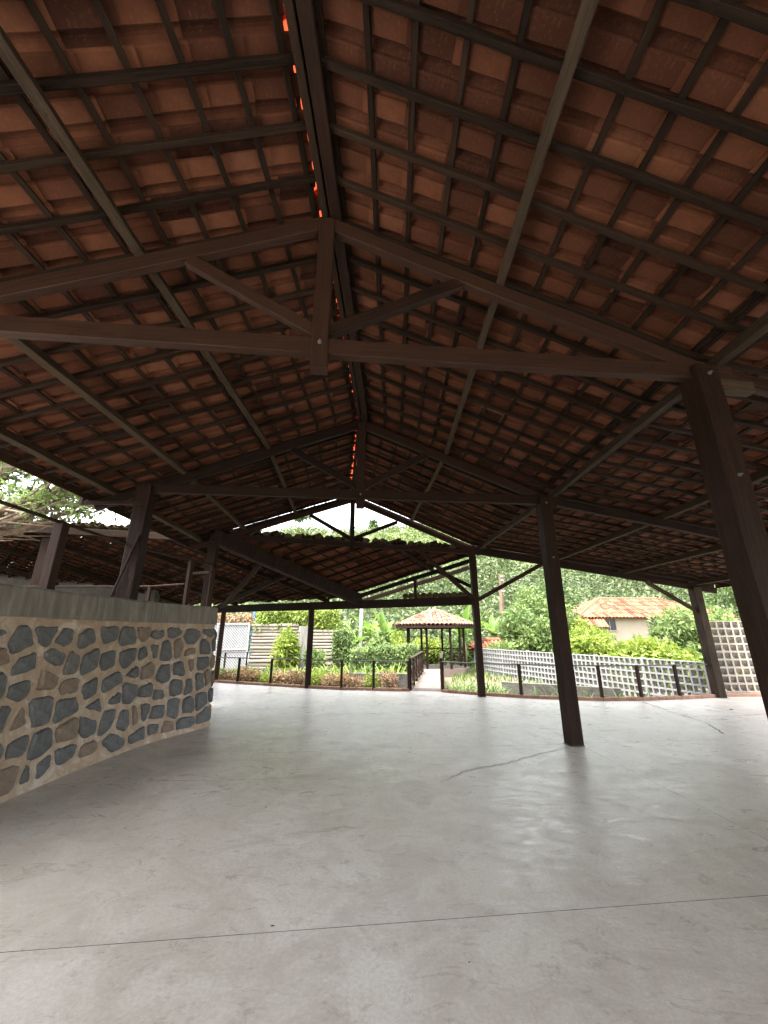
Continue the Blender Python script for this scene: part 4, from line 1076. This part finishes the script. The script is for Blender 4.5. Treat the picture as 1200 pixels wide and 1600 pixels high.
for k in range(12):
    x = -6.2 + k * .55; shrub(x, 16.4 + rnd.uniform(-.3, .3), -.4, .42, .34, 60, .14, .06, M_LEAF if k % 3 else M_LEAF_D, ORD[k] + ' low green shrub from the left in the second row of the left bed', 'low shrubs, second row of the left bed', 130 + k)
# climber on the garden wall, vines over it, clipped hedge
def hedge(name, x0, x1, y, z0, z1, dep, n, L, mat, lab, seed, cat='hedge'):
    rg = random.Random(seed); mb = MB()
    for _ in range(n):
        p = V3((rg.uniform(x0, x1), y + rg.uniform(-dep, dep) * .5, z0 + (z1 - z0) * rg.random() ** .85 + .12 * noise.noise(V3((rg.random() * 9, 0, 0)))))
        p.z += .22 * noise.noise(V3((p.x * 1.3, p.y, seed))); p.y += -.2 * abs(noise.noise(V3((p.x * 2, p.z * 2, seed))))
        o = (rdir(rg) + V3((0, -.7, -.3))).normalized(); put_leaf(mb, p, o, (V3((0, -.6, .6)) + rdir(rg) * .6).normalized(), L * rg.uniform(.7, 1.3), L * .5, rg.random())
    return tag(mb.build(name, mat, None, ((x0 + x1) / 2, y, z0)), lab, cat)
hedge('hedge', -1.5, 1.55, 18.6, -.4, 1.05, .5, 3600, .15, M_LEAF, 'dense green hedge left of the gazebo', 141)
hedge('vine', -6.4, -2.3, 20.6, 1.7, 2.75, .9, 4200, .17, M_LEAF_Y, 'leafy vines spilling over the top of the pale garden walls', 142, 'vine')
hedge('vine', -2.5, -1.5, 20.1, -.3, 1.75, .5, 1700, .16, M_LEAF, 'green creeper at the right end of the pale garden wall', 143, 'vine')
hedge('vine', -9.8, -6.7, 20.9, 1.95, 2.5, .6, 1300, .16, M_LEAF_DRY, 'dry brownish creeper above the white gate', 144, 'vine')
shrub(-4.75, 19.4, -.4, .75, 1.1, 170, .3, .08, M_LEAF_Y, 'tall light green climber against the pale garden wall', None, 145)
shrub(-3.2, 19.2, -.4, .5, .7, 120, .2, .07, M_LEAF, 'rounded green shrub below the shorter pale wall', None, 146)
# garden plants behind the gazebo
for k, (x, y, rx, rz, mat, lab) in enumerate([(1.0, 25.5, 1.3, 1.1, M_LEAF_Y, 'yellow-green shrub behind the left side of gazebo'), (2.9, 26.5, 1.4, .95, M_LEAF_Y, 'yellow-green shrub straight behind the gazebo'), (4.6, 25.8, 1.2, .9, M_LEAF, 'green shrub behind the right side of gazebo'),
        (-.3, 20.6, .9, 1.0, M_LEAF, 'green shrub between the hedge and tall banana plant'), (.9, 20.2, .7, .8, M_LEAF_Y, 'light green shrub between hedge and gazebo'), (6.4, 22.8, 1.0, .75, M_LEAF, 'green shrub at the far end of the breeze-block wall'), (-3.4, 23.4, 1.4, 1.5, M_LEAF, 'big green shrub behind the shorter pale wall'), (11.5, 23.0, 1.5, 1.2, M_LEAF_Y, 'light green shrub beyond the middle of the breeze-block wall')]):
    shrub(x, y, -.4, rx, rz, 240, .24, .10, mat, lab, None, 150 + k)
# ground cover
rg = random.Random(8); mb = MB()
for _ in range(9000):
    x = rg.uniform(-9, 9.5); y = rg.uniform(12.2, 40)
    if y < 14.6 and x < -2.5: continue
    if .5 < x - (y - 12) * .145 < 2.0 and y < 24: continue
    if y < 12.2 + max(0, -x) * .45: continue
    s = rg.uniform(.1, .3) * (1 + (y - 12) * .03); az = rg.uniform(0, 6.28); d = V3((math.cos(az) * .4, math.sin(az) * .4, 1)).normalized()
    put_leaf(mb, V3((x, y, -.43)), d, rdir(rg), s, s * .22, rg.random())
tag(mb.build('grass', M_LEAF, None), 'green ground cover growing over the garden soil', 'grass', kind='stuff')

# ================================================================ HILLSIDE FOREST
rg = random.Random(17)
fo, sc_ = MB(), MB()
cnt = 0
for _ in range(2600):
    y = 44 + 88 * rg.random() ** 1.1; x = rg.uniform(-.75 * y, 1.05 * y)
    z = hill_z(x, y); q = pix((x, y, z + 2))
    if not q or not (300 < q[0] < 1230): continue
    scrub = x < 26 + 6 * math.sin(y * .2) and z > 15
    r = rg.uniform(.8, 2.2) if scrub else rg.choice([1.5, 2.2, 3.0, 3.8, 4.6])
    
    n = 60 if scrub else int(26 * r); s = (.30 if scrub else .42) * (1 + (y - 44) * .006)
    leaf_clump(sc_ if scrub else fo, V3((x, y, z + r * .55)), (r, r, r * .85), n, s * 1.5, s * .8, rg, .55)
tag(fo.build('forest', M_FOREST), 'dense green forest covering the hillside behind the garden', 'forest', kind='stuff')
tag(sc_.build('scrub', M_SCRUB), 'pale green scrub on the upper hillside above the annex roof', 'scrub', kind='stuff')
rgs = random.Random(23)
for k, (x, y, h, lab) in enumerate([(-25.5, 118, 9.5, 'lone spindly tree on the skyline left of the king post'), (8.5, 116, 9.5, 'taller of the skyline trees right of the king post'), (15.5, 117, 6.5, 'smaller skyline tree right of the king post'), (-3.5, 120, 4.5, 'short skyline tree near the king post'), (-38, 112, 5.0, 'rounded skyline tree at the left corner of gable opening')]):
    tree('tree', (x, y, hill_z(x, y) - .5), h, h * .24, h * .30, 13, 60, .8, .42, M_LEAF_D, lab, 'tree', 'skyline trees', 170 + k, .5, .16)
